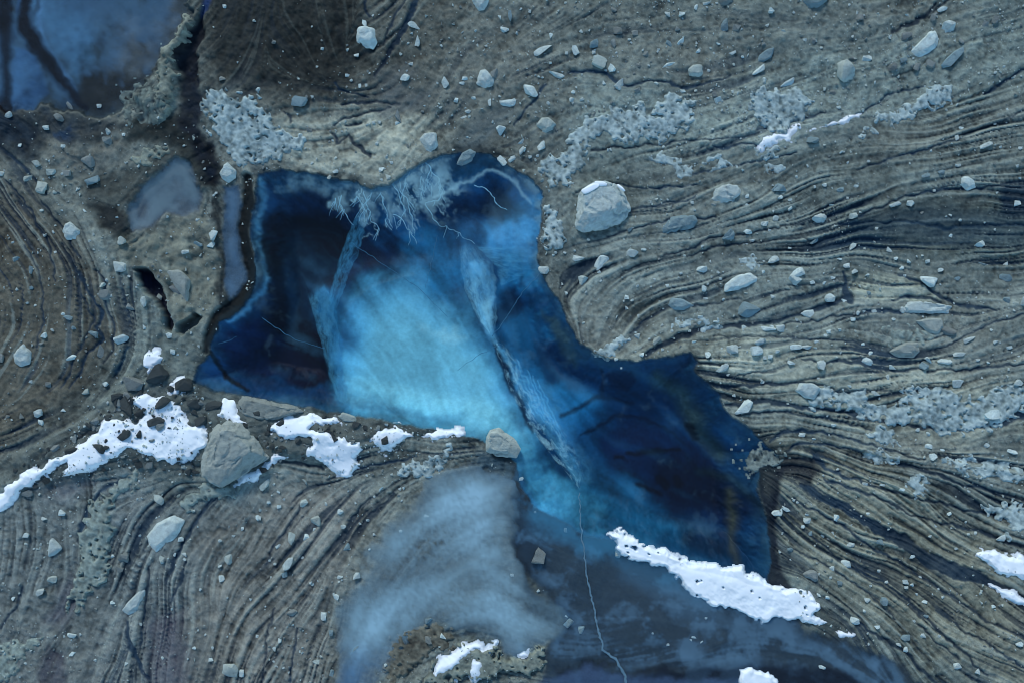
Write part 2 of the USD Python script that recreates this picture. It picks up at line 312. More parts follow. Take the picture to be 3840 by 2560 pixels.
# how strongly the surface is streaked
strk = 0.38 + 0 * X
for p, v, f in ([[(1260,560),(1500,470),(2450,300),(2450,1750),(2100,1660),(1780,1330),(1700,1000),(1560,830),(1320,780)], 1.0, 60],
                [[(-90,330),(100,400),(300,640),(300,830),(150,980),(-90,1110)], 1.0, 40],
                [[(200,1120),(620,1080),(1060,1040),(900,1180),(740,1330),(760,1660),(200,1660)], 0.85, 50],
                [[(480,1000),(1100,1000),(1100,1070),(900,1130),(700,1120),(560,1120)], 0.9, 25],
                [[(900,-60),(1010,-60),(930,130),(850,200),(800,190)], 0.6, 30], [[(470,-60),(860,-60),(800,190),(600,190)], 0.18, 30], [[(720,230),(1000,180),(1000,300),(720,300)], 0.5, 25],
                [[(1180,150),(1750,150),(1750,215),(1180,230)], 0.7, 20], [[(1280,380),(2450,180),(2450,330),(1280,480)], 0.75, 40],
                [[(220,390),(390,330),(300,540),(210,520)], 0.85, 20]):
    m = pmask(p, f, 12); strk = strk + m * (v - strk)
tone = 1 + strk * AMP * (0.17 * L2 + 0.18 * L1 + 0.08 * L3) + 0.09 * strk * L4 + 0.11 * mid + 0.13 * fine + 0.10 * grn
gain = 1.08 + 0 * X
for p, v, f in ([[(560,300),(720,250),(1010,240),(1010,400),(700,420),(560,400)], 1.6, 50], [[(1240,430),(1700,430),(1900,520),(1900,700),(1560,820),(1330,800)], 1.3, 60], [[(1450,740),(1960,640),(2450,660),(2450,1000),(1750,1000)], 1.4, 60],
                [[(560,1090),(900,1090),(1060,1040),(860,1240),(760,1400),(740,1660),(430,1660),(450,1300)], 1.5, 70], [[(-80,1130),(300,1110),(420,1180),(300,1660),(-80,1660)], 1.15, 50], [[(260,530),(500,490),(510,660),(430,780),(300,660)], 1.35, 30],
                [[(-80,330),(120,420),(260,640),(250,880),(100,1020),(-80,1080)], 0.84, 40], [[(1330,190),(1740,180),(2100,120),(2200,220),(1900,300),(1350,330)], 1.3, 50],
                [[(1900,470),(2450,380),(2450,600),(1950,600)], 0.85, 40], [[(1700,1000),(1900,990),(2450,1100),(2450,1700),(2000,1650),(1760,1300)], 1.0, 60], [[(470,-80),(860,-80),(840,140),(760,230),(600,210),(470,225)], 0.55, 50]):
    m = pmask(p, f, 12); gain = gain + m * (v - gain)
col *= (gain * np.clip(tone, 0.35, 1.8))[..., None]
thin = strk * sm(0.8, 1.7, -L2 - 0.5 * L3 + 0.5 * fn(60, 95)) * sm(-1.3, 0.3, fn(75, 96)) * 0.92
thin2 = strk * sm(1.3, 2.1, -L3 + 0.3 * L2 + 0.4 * fn(90, 98)) * 0.75
thin3 = 0.7 * strk * sm(0.9, 1.9, -L1 + 0.4 * fn(50, 97))
veins = np.maximum(np.maximum(thin * (0.15 + 0.85 * BUN), 0.75 * thin2 * (0.3 + 0.7 * BUN)), thin3 * (0.25 + 0.75 * BUN))
blend(col, pale * 1.05, 0.5 * strk * sm(1.0, 2.0, L2 + 0.4 * L1))
DARK = [([(957,7),(940,39),(915,81),(894,109),(876,144),(862,172)], [12,14,16,13,10,7]), ([(945,-5),(905,35),(885,80),(878,100)], [5,6,5,3]),
 ([(842,0),(838,25),(850,40)], 6), ([(1296,174),(1352,169),(1387,165),(1415,181),(1443,193),(1492,183),(1549,193),(1580,197),(1633,183),(1686,172)], [4,8,8,9,8,5,7,8,5,3]),
 ([(1250,197),(1218,243),(1183,292)], [6,5,4]), ([(2052,77),(2109,46),(2150,10)], [7,11,8]), ([(2130,40),(2150,20),(2190,0)], 5), ([(2267,207),(2316,179),(2351,158),(2400,140)], 9),
 ([(1739,299),(1830,280),(1900,262)], 5), ([(1964,262),(2038,218),(2126,197)], 4), ([(1971,390),(2020,376),(2179,323),(2267,295),(2352,267)], 4),
 ([(1950,508),(2020,475),(2056,460),(2126,443),(2196,432),(2267,425),(2400,418)], [9,6,5,6,6,7,8]), ([(1930,518),(1990,510),(2060,512),(2180,520),(2352,515)], [10,8,6,8,7]),
 ([(1640,334),(1660,341),(1690,335),(1740,331)], [4,10,6,4]), ([(1360,340),(1440,335),(1560,322),(1700,315)], [7,5,4,3]), ([(1560,400),(1680,382),(1740,365),(1830,350)], [3,4,4,5]),
 ([(1320,440),(1400,420),(1500,432),(1600,420)], 4), ([(1440,488),(1510,470),(1600,452)], 4), ([(1400,545),(1480,520),(1560,505),(1640,495)], 5),
 ([(1506,589),(1563,579),(1615,558),(1650,547),(1738,533),(1850,515)], [3,5,6,6,5,4]), ([(1577,591),(1633,572),(1686,565),(1788,554),(1900,545)], [4,6,6,5,4]),
 ([(1450,762),(1485,737),(1531,705)], [4,6,6]), ([(1594,702),(1633,693),(1703,689)], [6,4,3]),
 ([(1482,814),(1510,793),(1556,769),(1615,751),(1703,744),(1788,733),(1827,719),(1915,698),(1950,681)], [14,16,15,11,11,9,9,9,14]),
 ([(1940,625),(1946,650),(1952,690)], [6,10,22]), ([(1978,716),(2020,712),(2063,716)], [5,11,9]), ([(1800,742),(1900,728),(1990,722)], 4),
 ([(2040,690),(2091,681),(2133,688),(2161,705)], [4,8,9,5]), ([(2066,631),(2126,656),(2161,688),(2232,709),(2288,716)], [5,8,9,9,5]),
 ([(1841,821),(1915,828),(1985,839),(2056,849),(2119,848)], [4,8,12,8,5]), ([(2130,855),(2207,846),(2267,846),(2400,820)], 6), ([(1640,775),(1760,768),(1900,775),(2000,795),(2030,815)], [3,4,5,4,3]),
 ([(2110,815),(2180,790),(2250,755),(2352,720)], [4,5,5,5]), ([(1739,881),(1792,879),(1830,872),(1920,892),(2050,898)], [8,8,6,4,3]),
 ([(1668,925),(1739,923),(1810,930),(1915,944),(1985,953),(2056,972),(2126,983),(2232,983),(2302,972),(2400,930)], [8,13,12,11,9,8,8,8,14,22]),
 ([(1598,880),(1668,881),(1788,881)], [6,10,7]), ([(1610,862),(1680,858),(1780,850)], 4), ([(1690,945),(1740,950),(1800,948),(1880,960),(2000,985)], [5,5,4,6,4]),
 ([(1770,1015),(1800,996),(1850,990),(1930,1005),(2060,1040),(2130,1050)], [8,9,8,6,6,4]), ([(1800,1040),(1840,1018),(1900,1024),(1990,1040)], [7,6,5,3]),
 ([(1845,1110),(1898,1143),(1950,1168),(2021,1214),(2091,1259),(2144,1288),(2196,1309),(2249,1326),(2302,1344),(2400,1400)], [14,18,22,26,30,36,34,28,22,18]),
 ([(1870,1050),(1898,1076),(1950,1098),(2021,1122),(2091,1143),(2161,1154),(2267,1182),(2400,1217)], [14,10,7,7,7,6,8,8]), ([(2066,1066),(2126,1077),(2196,1101),(2352,1147)], [12,12,8,6]),
 ([(1900,1100),(1990,1135),(2100,1185),(2250,1220),(2400,1262)], [8,7,6,9,11]), ([(1827,1143),(1915,1193),(2021,1270),(2091,1309),(2161,1354),(2267,1425),(2400,1500)], [5,7,8,6,7,6,6]),
 ([(1936,1284),(1985,1316),(2056,1361),(2126,1421),(2196,1481),(2270,1550)], [5,6,8,9,7,6]), ([(1790,1245),(1880,1285),(1960,1335),(2060,1420)], [4,5,4,4]), ([(1860,1230),(1950,1300),(2080,1390)], 4),
 ([(1968,1428),(2021,1463),(2073,1491),(2119,1534),(2170,1580)], [6,9,9,9,8]), ([(2150,1400),(2250,1470),(2352,1530)], 5), ([(2100,1430),(2200,1510)], 5),
 ([(141,561),(165,593),(197,656),(218,691),(229,719),(214,747),(232,776),(207,807),(188,850),(160,890)], [4,6,7,7,9,8,9,7,6,4]), ([(225,624),(243,656),(239,705),(253,755),(257,797),(243,830)], [5,7,5,6,7,4]),
 ([(20,420),(80,510),(120,570),(135,640)], [5,6,6,4]), ([(100,470),(150,540),(190,600)], 5), ([(60,560),(100,640),(105,720),(90,800)], 4), ([(190,680),(205,730),(190,800),(140,890)], 4),
 ([(0,330),(35,366),(70,401),(88,422),(110,450)], [10,8,9,6,4]), ([(225,1147),(204,1175),(186,1214),(183,1249)], [7,12,12,6]), ([(485,1143),(450,1193),(422,1242),(397,1291),(380,1340)], [6,9,9,9,6]),
 ([(422,1291),(411,1326),(390,1382)], [6,9,5]), ([(292,1414),(295,1456),(309,1509),(337,1551)], [7,11,13,10]), ([(520,1110),(470,1170),(440,1215)], 5), ([(750,1100),(820,1075),(900,1055),(960,1050)], [4,7,8,4]),
 ([(860,1140),(820,1175),(795,1200)], 5), ([(900,1130),(870,1165),(845,1185)], 5), ([(690,1170),(640,1240),(610,1300)], 4), ([(280,1110),(240,1130),(215,1160)], 8), ([(620,1400),(610,1470),(600,1568)], 4), ([(675,1440),(660,1568)], 5),
 ([(560,1090),(640,1060),(740,1075)], 8), ([(350,1300),(330,1400),(320,1480)], 6), ([(50,1350),(30,1400),(0,1440)], 5), ([(770,185),(780,205),(850,220)], 6), ([(790,240),(850,232),(920,235)], 7), ([(770,290),(800,268),(845,262),(900,245)], [4,6,7,4]),
 ([(800,292),(830,284)], 8), ([(660,258),(680,280)], 5), ([(770,310),(775,330),(800,310),(830,340),(850,360)], [7,6,4,11,9])]
for ln, wd in DARK:
    veins = np.maximum(veins, lmask(ln, wd, 2.6, 3.0, 1.8) * 0.97)
veins = np.clip(veins, 0, 1)
vtint = np.clip(0.5 + 0.35 * fn(60, 99), 0, 1)[..., None]
blend(col, darkice * (1 - vtint) + alb(24, 52, 82) * vtint, veins * 0.92)
# smooth slate ice showing through in broad zones
slate = np.zeros((NH, NW))
for p, c, k, f in ([[(2290,430),(2460,420),(2460,480),(2300,490)], (26, 44, 66), 0.85, 8], [[(1960,500),(2100,475),(2352,490),(2352,560),(1960,545)], (34, 56, 78), 0.6, 20],
                   [[(408,95),(440,60),(470,20),(470,90),(456,120),(450,170),(452,200),(425,200),(405,160),(398,130)], (10, 18, 34), 0.95, 6], [[(462,35),(475,0),(500,-30),(520,-30),(480,30)], (28, 50, 96), 0.9, 5],
                   [[(405,180),(450,180),(455,240),(470,300),(500,340),(480,350),(430,280)], (24, 34, 50), 0.7, 12], [[(0,270),(40,265),(90,300),(60,350),(30,330),(0,340)], (22, 38, 60), 0.8, 12], [(BPOCKET), (10, 20, 42), 1.0, 3], [(BPOCKET2), (16, 24, 58), 1.0, 3],
                   [[(290,790),(297,795),(275,840),(264,860),(262,850)], (24, 60, 90), 0.8, 3], [[(1095,1040),(1195,1050),(1190,1120),(1130,1120),(1090,1080)], (58, 84, 108), 0.75, 14],
                   [[(1150,1150),(1190,1130),(1200,1200),(1185,1290),(1165,1240)], (20, 30, 42), 0.85, 14], [[(860,170),(930,140),(960,150),(930,200),(1000,190),(985,240),(880,270),(880,230)], (80, 88, 100), 0.55, 22],
                   [[(90,1540),(110,1480),(150,1500),(160,1600),(90,1600)], (44, 44, 70), 0.6, 12], [[(160,1330),(200,1350),(150,1440),(100,1420)], (52, 56, 84), 0.5, 20], [[(340,1430),(420,1400),(440,1600),(330,1600)], (66, 66, 92), 0.5, 25],
                   [[(80,1110),(180,1085),(230,1110),(160,1150),(100,1150)], (92, 100, 122), 0.5, 25], [[(1060,300),(1160,240),(1180,260),(1120,340),(1060,350)], (76, 90, 104), 0.6, 20], [[(1740,1060),(1790,1055),(1800,1040),(1870,1055),(1890,1080),(1870,1110),(1820,1100),(1780,1090)], (20, 26, 42), 0.85, 12], [[(1735,1075),(1800,1085),(1782,1180),(1796,1290),(1840,1365),(1770,1352),(1752,1200)], (14, 24, 42), 0.9, 8],
                   [[(1745,1090),(1775,1085),(1778,1120),(1760,1140)], (58, 62, 64), 0.6, 10]):
    m = pmask(p, f, 5) * k; blend(col, alb(*c) * (1 + 0.15 * L2[..., None]), m); slate = np.maximum(slate, m)
# tan rubbly mounds
rub = np.zeros((NH, NW))
for p, c, k, f in ([[(270,535),(340,525),(400,500),(440,505),(480,490),(500,560),(500,660),(470,720),(440,760),(400,760),(360,640),(300,600),(260,560)], (104, 102, 88), 0.8, 14],
                   [[(330,780),(450,740),(440,830),(420,880),(300,900),(240,920),(280,860)], (88, 92, 88), 0.6, 20], [[(380,260),(430,265),(500,350),(525,430),(470,430),(440,360),(400,330),(340,300)], (48, 50, 48), 0.8, 16],
                   [[(0,1080),(200,960),(330,880),(500,890),(640,950),(800,960),(960,980),(840,1010),(600,1080),(440,1080),(280,1090),(150,1110),(60,1130)], (66, 72, 76), 0.75, 26],
                   [[(470,340),(540,380),(560,410),(510,420)], (80, 80, 76), 0.5, 15], [[(100,260),(250,260),(300,330),(230,400),(120,390),(90,330)], (92, 88, 82), 0.5, 25],
                   [[(1590,1370),(1850,1370),(1960,1440),(1900,1450)], (40, 42, 44), 0.6, 12], [[(1780,1020),(1815,1050),(1750,1078),(1705,1070),(1740,1040)], (46, 54, 58), 0.8, 10]):
    m = pmask(p, f, 8) * k; blend(col, alb(*c) * np.clip(1 + 0.22 * fn(5, 101)[..., None], 0.4, 1.8), m); rub = np.maximum(rub, m)
for p, c, k, f in ([[(270,290),(420,260),(480,330),(530,400),(505,445),(450,405),(380,330),(290,335)], (28, 34, 38), 0.85, 14], [[(400,165),(455,190),(470,300),(505,350),(520,425),(480,420),(450,340),(410,270)], (10, 20, 36), 0.85, 10],
                   [[(-60,262),(110,246),(200,250),(280,295),(205,330),(110,318),(84,380),(-60,345)], (20, 34, 50), 0.75, 18], [[(190,425),(280,402),(380,330),(400,350),(330,420),(288,470),(295,545),(230,520),(200,470)], (40, 43, 44), 0.7, 14],
                   [[(225,470),(285,480),(300,520),(280,545),(240,530)], (14, 20, 30), 0.7, 12], [[(130,300),(175,285),(180,300),(140,330)], (24, 50, 84), 0.6, 8], [[(500,440),(518,440),(516,700),(500,720),(488,690),(502,560)], (16, 24, 34), 0.8, 7], [[(430,520),(500,480),(508,560),(500,640)], (60, 62, 60), 0.3, 16]):
    m = pmask(p, f, 8, 3) * k; blend(col, alb(*c) * np.clip(1 + 0.25 * fn(5, 106)[..., None], 0.4, 1.8), m)
grainy = np.clip(1 - strk, 0, 1)
pits = sm(1.3, 2.2, fn(3.5, 103)) * (0.35 + 0.65 * np.maximum(grainy, rub))
blend(col, alb(38, 42, 44), 0.6 * pits)
# channel along the left bank and dark rims of the ice
chan = lmask([(566,405),(568,470),(558,540),(572,610),(572,660),(545,700),(505,725),(482,760),(470,810)], [20,30,30,28,36,44,40,26,10], 5, 2, 1)
blend(col, alb(10, 16, 22), chan * 0.97)
blend(col, alb(20, 34, 46), 0.9 * sm(-10, 10, SLXSD) * sm(20, 3, POOLSD + 5 * FX) * np.clip(0.6 + 0.3 * fn(40, 105), 0, 1))
# top-left pool floor
tl = sm(4, -4, TLSD)
tcol = np.empty_like(col); tcol[:] = alb(50, 68, 84)
blend(tcol, alb(70, 116, 162), pmask([(80,0),(100,-60),(170,-60),(200,40),(180,130),(160,190),(100,120)], 26, 12))
blend(tcol, alb(92, 98, 108), pmask([(270,60),(360,20),(420,-40),(440,20),(390,80),(350,170),(270,220),(210,190),(250,120)], 35, 12))
blend(tcol, alb(34, 34, 30), 0.9 * pmask([(160,150),(240,145),(350,160),(310,215),(220,240),(180,230)], 22, 10))
blend(tcol, alb(26, 40, 66), 0.7 * pmask([(140,-60),(290,-60),(250,25),(190,50),(130,20)], 22, 10))
blend(tcol, alb(84, 130, 186), lmask([(92,0),(85,80),(110,135),(140,170),(175,220)], [12,12,14,10,6], 6))
blend(tcol, alb(54, 94, 146), pmask([(28,100),(60,110),(90,170),(110,210),(60,260),(25,250),(18,170)], 8, 4)); blend(tcol, alb(60, 105, 170), pmask([(25,-60),(75,-60),(60,25),(40,28)], 6, 3))
blend(tcol, alb(8, 12, 24), lmask([(60,-60),(55,60),(80,110),(130,180),(195,240)], [26,44,38,28,16], 5, 3)); blend(tcol, alb(8, 12, 24), lmask([(5,-60),(10,60),(8,160),(16,250)], [30,44,24,30], 5, 3)); blend(tcol, alb(8,12,24), lmask([(70,40),(90,0),(95,-60)], 12, 5, 3)); blend(tcol, alb(8,12,24), lmask([(12,10),(22,60)], 22, 6, 3))
col = col * (1 - tl[..., None]) + 0.48 * tcol * np.clip(1 + 0.14 * fn(6, 107)[..., None] + 0.12 * fbm(30, 108)[..., None], 0.4, 1.7) * tl[..., None]
blend(col, alb(70, 84, 104), 0.8 * sm(5, -5, WINSD)); blend(col, alb(56, 78, 106), 0.9 * sm(4, -4, STRIPSD))
blend(col, alb(60, 66, 76), 0.55 * sm(20, -30, CLOUDSD))
sl = sm(10, -10, SLXSD)
blend(col, alb(14, 24, 36) * np.clip(1 + 0.2 * fbm(22, 109)[..., None] + 0.22 * L3[..., None] + 0.2 * L4[..., None], 0.4, 1.9), sl * 0.88)
blend(col, alb(40, 48, 58), sl * 0.4 * sm(0.3, 1.3, fbm(50, 111, 3)))
blend(col, alb(16, 24, 36), 0.8 * pmask([(1175,1200),(1215,1190),(1260,1260),(1240,1340),(1300,1430),(1260,1440),(1200,1340)], 22, 10))
blend(col, alb(12, 16, 30), 0.95 * pmask([(1290,1540),(1420,1550),(1600,1525),(1760,1515),(1900,1530),(2000,1590),(1900,1680),(1290,1680)], 12, 10))
blend(col, alb(62, 84, 126), 0.6 * pmask([(1240,1570),(1330,1545),(1700,1560),(1900,1600),(1900,1680),(1240,1680)], 10, 8))

z = 0.010 * fbm(260, 121, 3) * sm(0, 160, POOLSD) + 0.006 * mid * (0.4 + 0.6 * sm(0, 60, POOLSD))
z = z + strk * AMP * (0.0011 * L1 + 0.0018 * L2 + 0.0016 * L3) + 0.0010 * fine + 0.0010 * grn + 0.003 * rub * fn(7, 123) + 0.004 * rub * fn(15, 124) + 0.0022 * grainy * fn(5, 125)
z = z - 0.008 * veins - 0.008 * slate - 0.02 * chan - 0.003 * pits
for p in (BPOCKET, BPOCKET2): z -= 0.06 * pmask(p, 4, 4)
z -= 0.03 * pmask([(408,95),(440,60),(470,20),(470,90),(456,120),(450,170),(452,200),(425,200),(405,160)], 8, 4)
rim = sm(40, 4, POOLSD); z = np.where((SLXSD < 20) & (POOLSD < 60), -0.008 + 0.3 * (z + 0.008), z)
z = np.where(POOLSD < 40, np.maximum(z, (-0.010 + 0.0) * rim - 0.05 * (1 - rim)), z)
for s_, k in ((TLSD, 0.022), (WINSD, 0.02), (STRIPSD, 0.014)):
    m = sm(8, -14, s_); zs = ndi.gaussian_filter(z, 12); z = z * (1 - m) + m * (0.25 * z + 0.75 * np.minimum(zs, 0.0) - k)
for s_ in (CLOUDSD, SLATESD):
    m = sm(15, -25, s_); z = z * (1 - m) + m * (0.25 * z - 0.008)
# crests beside the upper-left ice and other lasting relief
z += 0.035 * lmask([(435,35),(415,90),(385,150),(380,240)], [16,34,36,30], 14, 5) + 0.03 * pmask([(300,215),(370,200),(380,290),(310,300)], 20, 6) * (0.6 + 0.4 * fn(8, 127))
z += 0.03 * pmask([(0,1120),(200,960),(330,890),(500,900),(640,960),(800,970),(960,990),(840,1010),(600,1080),(440,1080),(280,1090),(150,1100)], 40, 8)

# ------------------------------------------------------------------ the blue pool's bed
bed = np.empty_like(col); bed[:] = alb(18, 72, 116)
cl_ = fbm(60, 131, 5, 0.6); wisp = fbm(24, 141, 5, 0.65)
def lay(c, p, f, k=1.0, w=14, fi=2.0): blend(bed, alb(*c), k * pmask(p, f, w, fi))
LMASK = pmask([(300,300),(1040,300),(1054,560),(1058,620),(1072,680),(1100,735),(1127,772),(1150,830),(1172,895),(1205,960),(1245,1020),(1300,1085),(1332,1128),(1336,1240),(300,1300)], 4, 2, 1)
def layc(c, p, f, k=1.0, w=14): blend(bed, alb(*c), k * pmask(p, f, w, 2.0) * LMASK)
def lin_(c, l, wd, f, k=1.0, w=6): blend(bed, alb(*c), k * lmask(l, wd, f, w, 1.5))
lay((46,102,142), [(590,380),(720,385),(860,425),(960,360),(1100,340),(1180,380),(1120,420),(1000,440),(880,480),(760,440),(600,430)], 26)
lay((24,72,122), [(600,430),(720,430),(800,480),(780,540),(640,520),(600,480)], 22)
lay((30,104,152), [(820,500),(950,480),(1060,540),(1070,600),(1050,650),(960,640),(880,570),(830,545)], 35)
lay((10,48,88), [(815,540),(880,560),(960,630),(900,660),(830,640),(800,700),(770,720),(790,600)], 25)
layc((84,152,192), [(840,660),(920,630),(1000,655),(1060,680),(1100,750),(1145,830),(1172,900),(1200,960),(1225,1010),(1200,1070),(1110,1010),(1050,1000),(960,980),(880,962),(795,940),(772,870),(800,790),(800,720)], 64)
layc((96,164,200), [(870,760),(960,740),(1060,780),(1130,880),(1170,960),(1110,1000),(900,960),(830,900),(820,830)], 45, 0.8)
layc((128,186,216), [(1000,755),(1050,745),(1070,765),(1040,785),(1010,780)], 20, 0.7)
lay((66,128,166), [(1050,1000),(1060,960),(880,950),(800,935),(800,960),(1000,1000)], 12, 0.8)
lay((5,16,36), [(610,480),(700,500),(800,500),(812,560),(780,640),(730,640),(705,690),(735,790),(755,880),(700,895),(600,880),(600,800),(590,730),(590,640),(600,560)], 24)
lay((32,38,36), [(610,580),(660,580),(690,620),(680,680),(620,680),(600,640)], 25, 0.55)
lay((24,58,88), [(640,540),(760,560),(790,600),(740,650),(700,640),(650,600)], 22, 0.6)
lay((18,42,92), [(488,780),(530,735),(575,722),(600,760),(640,800),(700,850),(640,880),(560,870),(505,850)], 16)
lay((5,14,44), [(560,790),(600,770),(720,820),(745,880),(640,880),(570,850)], 18, 0.85)
lay((16,62,112), [(455,885),(520,868),(620,880),(740,900),(790,935),(700,930),(560,910)], 16)
lay((48,100,158), [(450,880),(462,840),(480,830),(520,870),(540,905),(500,895)], 8)
lin_((6,10,26), [(478,815),(492,850),(530,885),(560,900)], [7,9,10,4], 3)
lin_((130,184,226), [(590,400),(596,450),(590,520),(600,600),(595,660),(560,705),(510,740)], [12,14,7,5,6,8,4], 7, 0.75)
lin_((52,106,160), [(604,420),(610,470),(604,500)], [14,26,10], 9, 0.7)
lay((26,92,142), [(1075,420),(1180,400),(1235,440),(1235,600),(1190,610),(1130,570),(1070,530)], 24)
lay((6,28,56), [(1090,460),(1130,430),(1180,450),(1200,500),(1150,520),(1100,510)], 26, 0.85)
lay((62,124,172), [(1110,540),(1190,500),(1215,530),(1180,570),(1120,570)], 22, 0.65)
lay((34,108,156), [(1140,560),(1230,600),(1255,670),(1200,680),(1150,650)], 24)
lay((20,88,134), [(1140,700),(1230,690),(1280,740),(1300,800),(1250,830),(1180,820),(1150,770)], 24)
lay((6,40,74), [(1140,670),(1190,640),(1200,690),(1160,740),(1135,730)], 14, 0.8)
lay((78,86,82), [(1230,720),(1262,715),(1320,770),(1360,810),(1355,840),(1310,820),(1260,770)], 14, 0.75)
lay((8,56,98), [(1220,790),(1300,800),(1350,840),(1330,880),(1250,870),(1220,840)], 24)
lay((26,104,156), [(1180,840),(1250,880),(1350,890),(1400,910),(1330,980),(1300,1000),(1220,920)], 34)
lay((16,64,104), [(1380,840),(1480,830),(1580,830),(1600,900),(1640,940),(1600,980),(1480,960),(1390,910)], 24)
lay((3,44,90), [(1330,1000),(1480,960),(1600,990),(1700,1050),(1745,1150),(1740,1290),(1650,1260),(1560,1190),(1440,1120),(1360,1070)], 46)
lay((3,10,26), [(1480,1060),(1600,1040),(1680,1100),(1700,1200),(1600,1200),(1520,1150)], 40, 0.8)
lay((14,66,106), [(1600,840),(1660,900),(1670,950),(1640,960),(1600,900)], 14, 0.8)
lin_((86,92,66), [(1520,870),(1570,920),(1620,985),(1680,1050)], [26,34,36,24], 20, 0.7)
lin_((112,88,40), [(1690,1140),(1705,1220),(1712,1310)], [12,18,14], 12, 0.75)
lin_((40,52,48), [(1620,1090),(1700,1110),(1750,1180)], [10,24,30], 16, 0.6)
lay((72,142,182), [(1195,1000),(1240,1050),(1300,1110),(1345,1140),(1400,1190),(1360,1225),(1300,1190),(1230,1150),(1190,1110)], 24)
lay((104,160,200), [(1068,600),(1100,592),(1134,645),(1139,700),(1130,764),(1102,730),(1076,680)], 9, 0.45, 6)
lay((160,196,220), [(1104,690),(1130,670),(1136,720),(1128,762)], 9, 0.6, 6)
lay((20,62,100), [(600,640),(660,600),(720,640),(700,690),(640,700)], 20, 0.6)
lay((44,112,160), [(705,662),(735,640),(758,700),(772,780),(784,860),(806,940),(780,940),(755,870),(740,810),(722,740)], 5, 0.6, 4)
lin_((5,34,62), [(1134,775),(1150,815),(1172,872),(1196,930),(1220,990)], [6,15,20,13,4], 5, 0.85, 3)
lin_((66,132,184), [(1165,800),(1204,880),(1246,950),(1304,1030),(1338,1110)], [8,26,34,36,14], 13, 0.75, 5)
lin_((40,110,162), [(1190,830),(1280,930),(1340,1020),(1380,1100)], [10,40,50,20], 26, 0.5, 8)
lin_((112,172,212), [(1100,700),(1126,765),(1150,800),(1180,850)], [10,12,10,6], 7, 0.6, 3)
for i in range(6): lin_((104,166,208), [(1160 + 16 * i, 805 + 14 * i), (1195 + 16 * i, 880 + 18 * i), (1228 + 18 * i, 950 + 22 * i)], [1,3.5,1], 2.5, 0.55, 6)
lay((28,100,146), [(1330,1110),(1440,1140),(1560,1210),(1600,1270),(1480,1265),(1400,1235),(1340,1190)], 34, 0.85)
lay((10,50,84), [(1560,1200),(1720,1270),(1740,1320),(1600,1300)], 24, 0.7)
lay((4,34,66), [(1395,857),(1420,846),(1465,848),(1470,872),(1450,898),(1412,888)], 6, 0.8, 4)
for l, wd in (([(1290,955),(1340,930),(1390,912),(1392,870),(1385,845)], [8,9,10,7,5]), ([(1390,910),(1430,918),(1465,932)], [9,10,6]), ([(1335,1000),(1380,980),(1430,962),(1490,968),(1540,990),(1600,1040)], [6,9,10,9,8,4])):
    lin_((5,34,64), l, wd, 5, 0.85, 4)
for l, wd in (([(1455,1052),(1520,1050),(1575,1042)], [14,16,10]), ([(1530,1115),(1545,1128)], 26), ([(1570,1110),(1578,1125)], 20), ([(1470,1130),(1530,1150)], 12), ([(1425,1065),(1440,1066)], 12), ([(1600,985),(1615,1010)], 20)):
    lin_((3,8,20), l, wd, 6, 0.85, 3)
for r in (26, 42, 60, 78):                                           # layered ice seen as rings in the dark left side
    lin_((30,62,84), [(700 + r * math.cos(t) * 1.5 + 12 * math.sin(3 * t), 585 + r * 0.75 * math.sin(t)) for t in np.linspace(-2.9, 0.5, 12)], 7, 4, 0.6)
for i in range(5):
    lin_((40,76,130), [(505 + 14 * i, 850 - 4 * i), (512 + 14 * i, 800 - 4 * i), (535 + 12 * i, 765 - 2 * i), (560 + 12 * i, 752)], [3,6,5,3], 6, 0.3)
wl = np.clip(1 + 0.13 * cl_ + 0.11 * wisp + 0.03 * fine, 0.45, 1.8)
PWV = lic([fn(4, 132), fn(11, 133)], 40)
wl = np.clip(1 + 0.10 * cl_ + 0.10 * wisp + 0.09 * PWV[0] + 0.12 * PWV[1] + 0.05 * fine + 0.03 * grn, 0.4, 1.9)
mk_ = pmask([(840,700),(960,640),(1080,740),(1200,960),(1190,1060),(1000,980),(800,930)], 70)
wl = 1 + (wl - 1) * (1 - 0.45 * mk_)
bl_ = bed @ (0.2, 0.4, 0.4)
bed *= ((0.46 + 0.36 * sm(0.04, 0.32, bl_)) * wl * (1 + 0.3 * mk_) * (1 - 0.3 * pmask([(1190,1010),(1300,1080),(1340,1150),(1420,1240),(1300,1190),(1190,1110)], 24)) * (1 - 0.3 * pmask([(1340,1090),(1600,1180),(1760,1320),(1400,1260),(1300,1180)], 40)) * (1 - 0.35 * pmask([(570,380),(800,420),(800,560),(700,640),(760,900),(440,900),(580,700)], 40)))[..., None]
bed *= mk_[..., None] + (1 - mk_[..., None]) * np.array([0.75, 1.12, 1.32])
blend(bed, alb(70, 130, 178), 0.16 * sm(0.2, 2.4, 0.35 * wisp + 0.4 * cl_ + 0.9 * PWV[1]) * (1 - 0.6 * pmask([(1360,980),(1700,980),(1760,1300),(1500,1200)], 60)))
lum = bed.mean(-1)
depth = 0.02 + 0.20 * sm(0, 90, -POOLSD) * (0.35 + 0.65 * sm(0.16, 0.02, ndi.gaussian_filter(lum, 16))) + 0.003 * fbm(60, 131, 2) * sm(0, 40, -POOLSD)
blend(bed, alb(34, 66, 88), 0.55 * sm(-34, -2, POOLSD + 8 * WX) * np.clip(0.7 + 0.4 * wisp, 0, 1) * sm(-30, 20, SLXSD))
inp = sm(3, -3, POOLSD)
z = np.where(POOLSD < 0, -0.016 - depth * sm(0, -18, POOLSD), z)
col = col * (1 - inp[..., None]) + bed * inp[..., None]
col = np.clip(col, 0.002, 0.9)
col32, LEVEL = col.astype(np.float32), -0.014

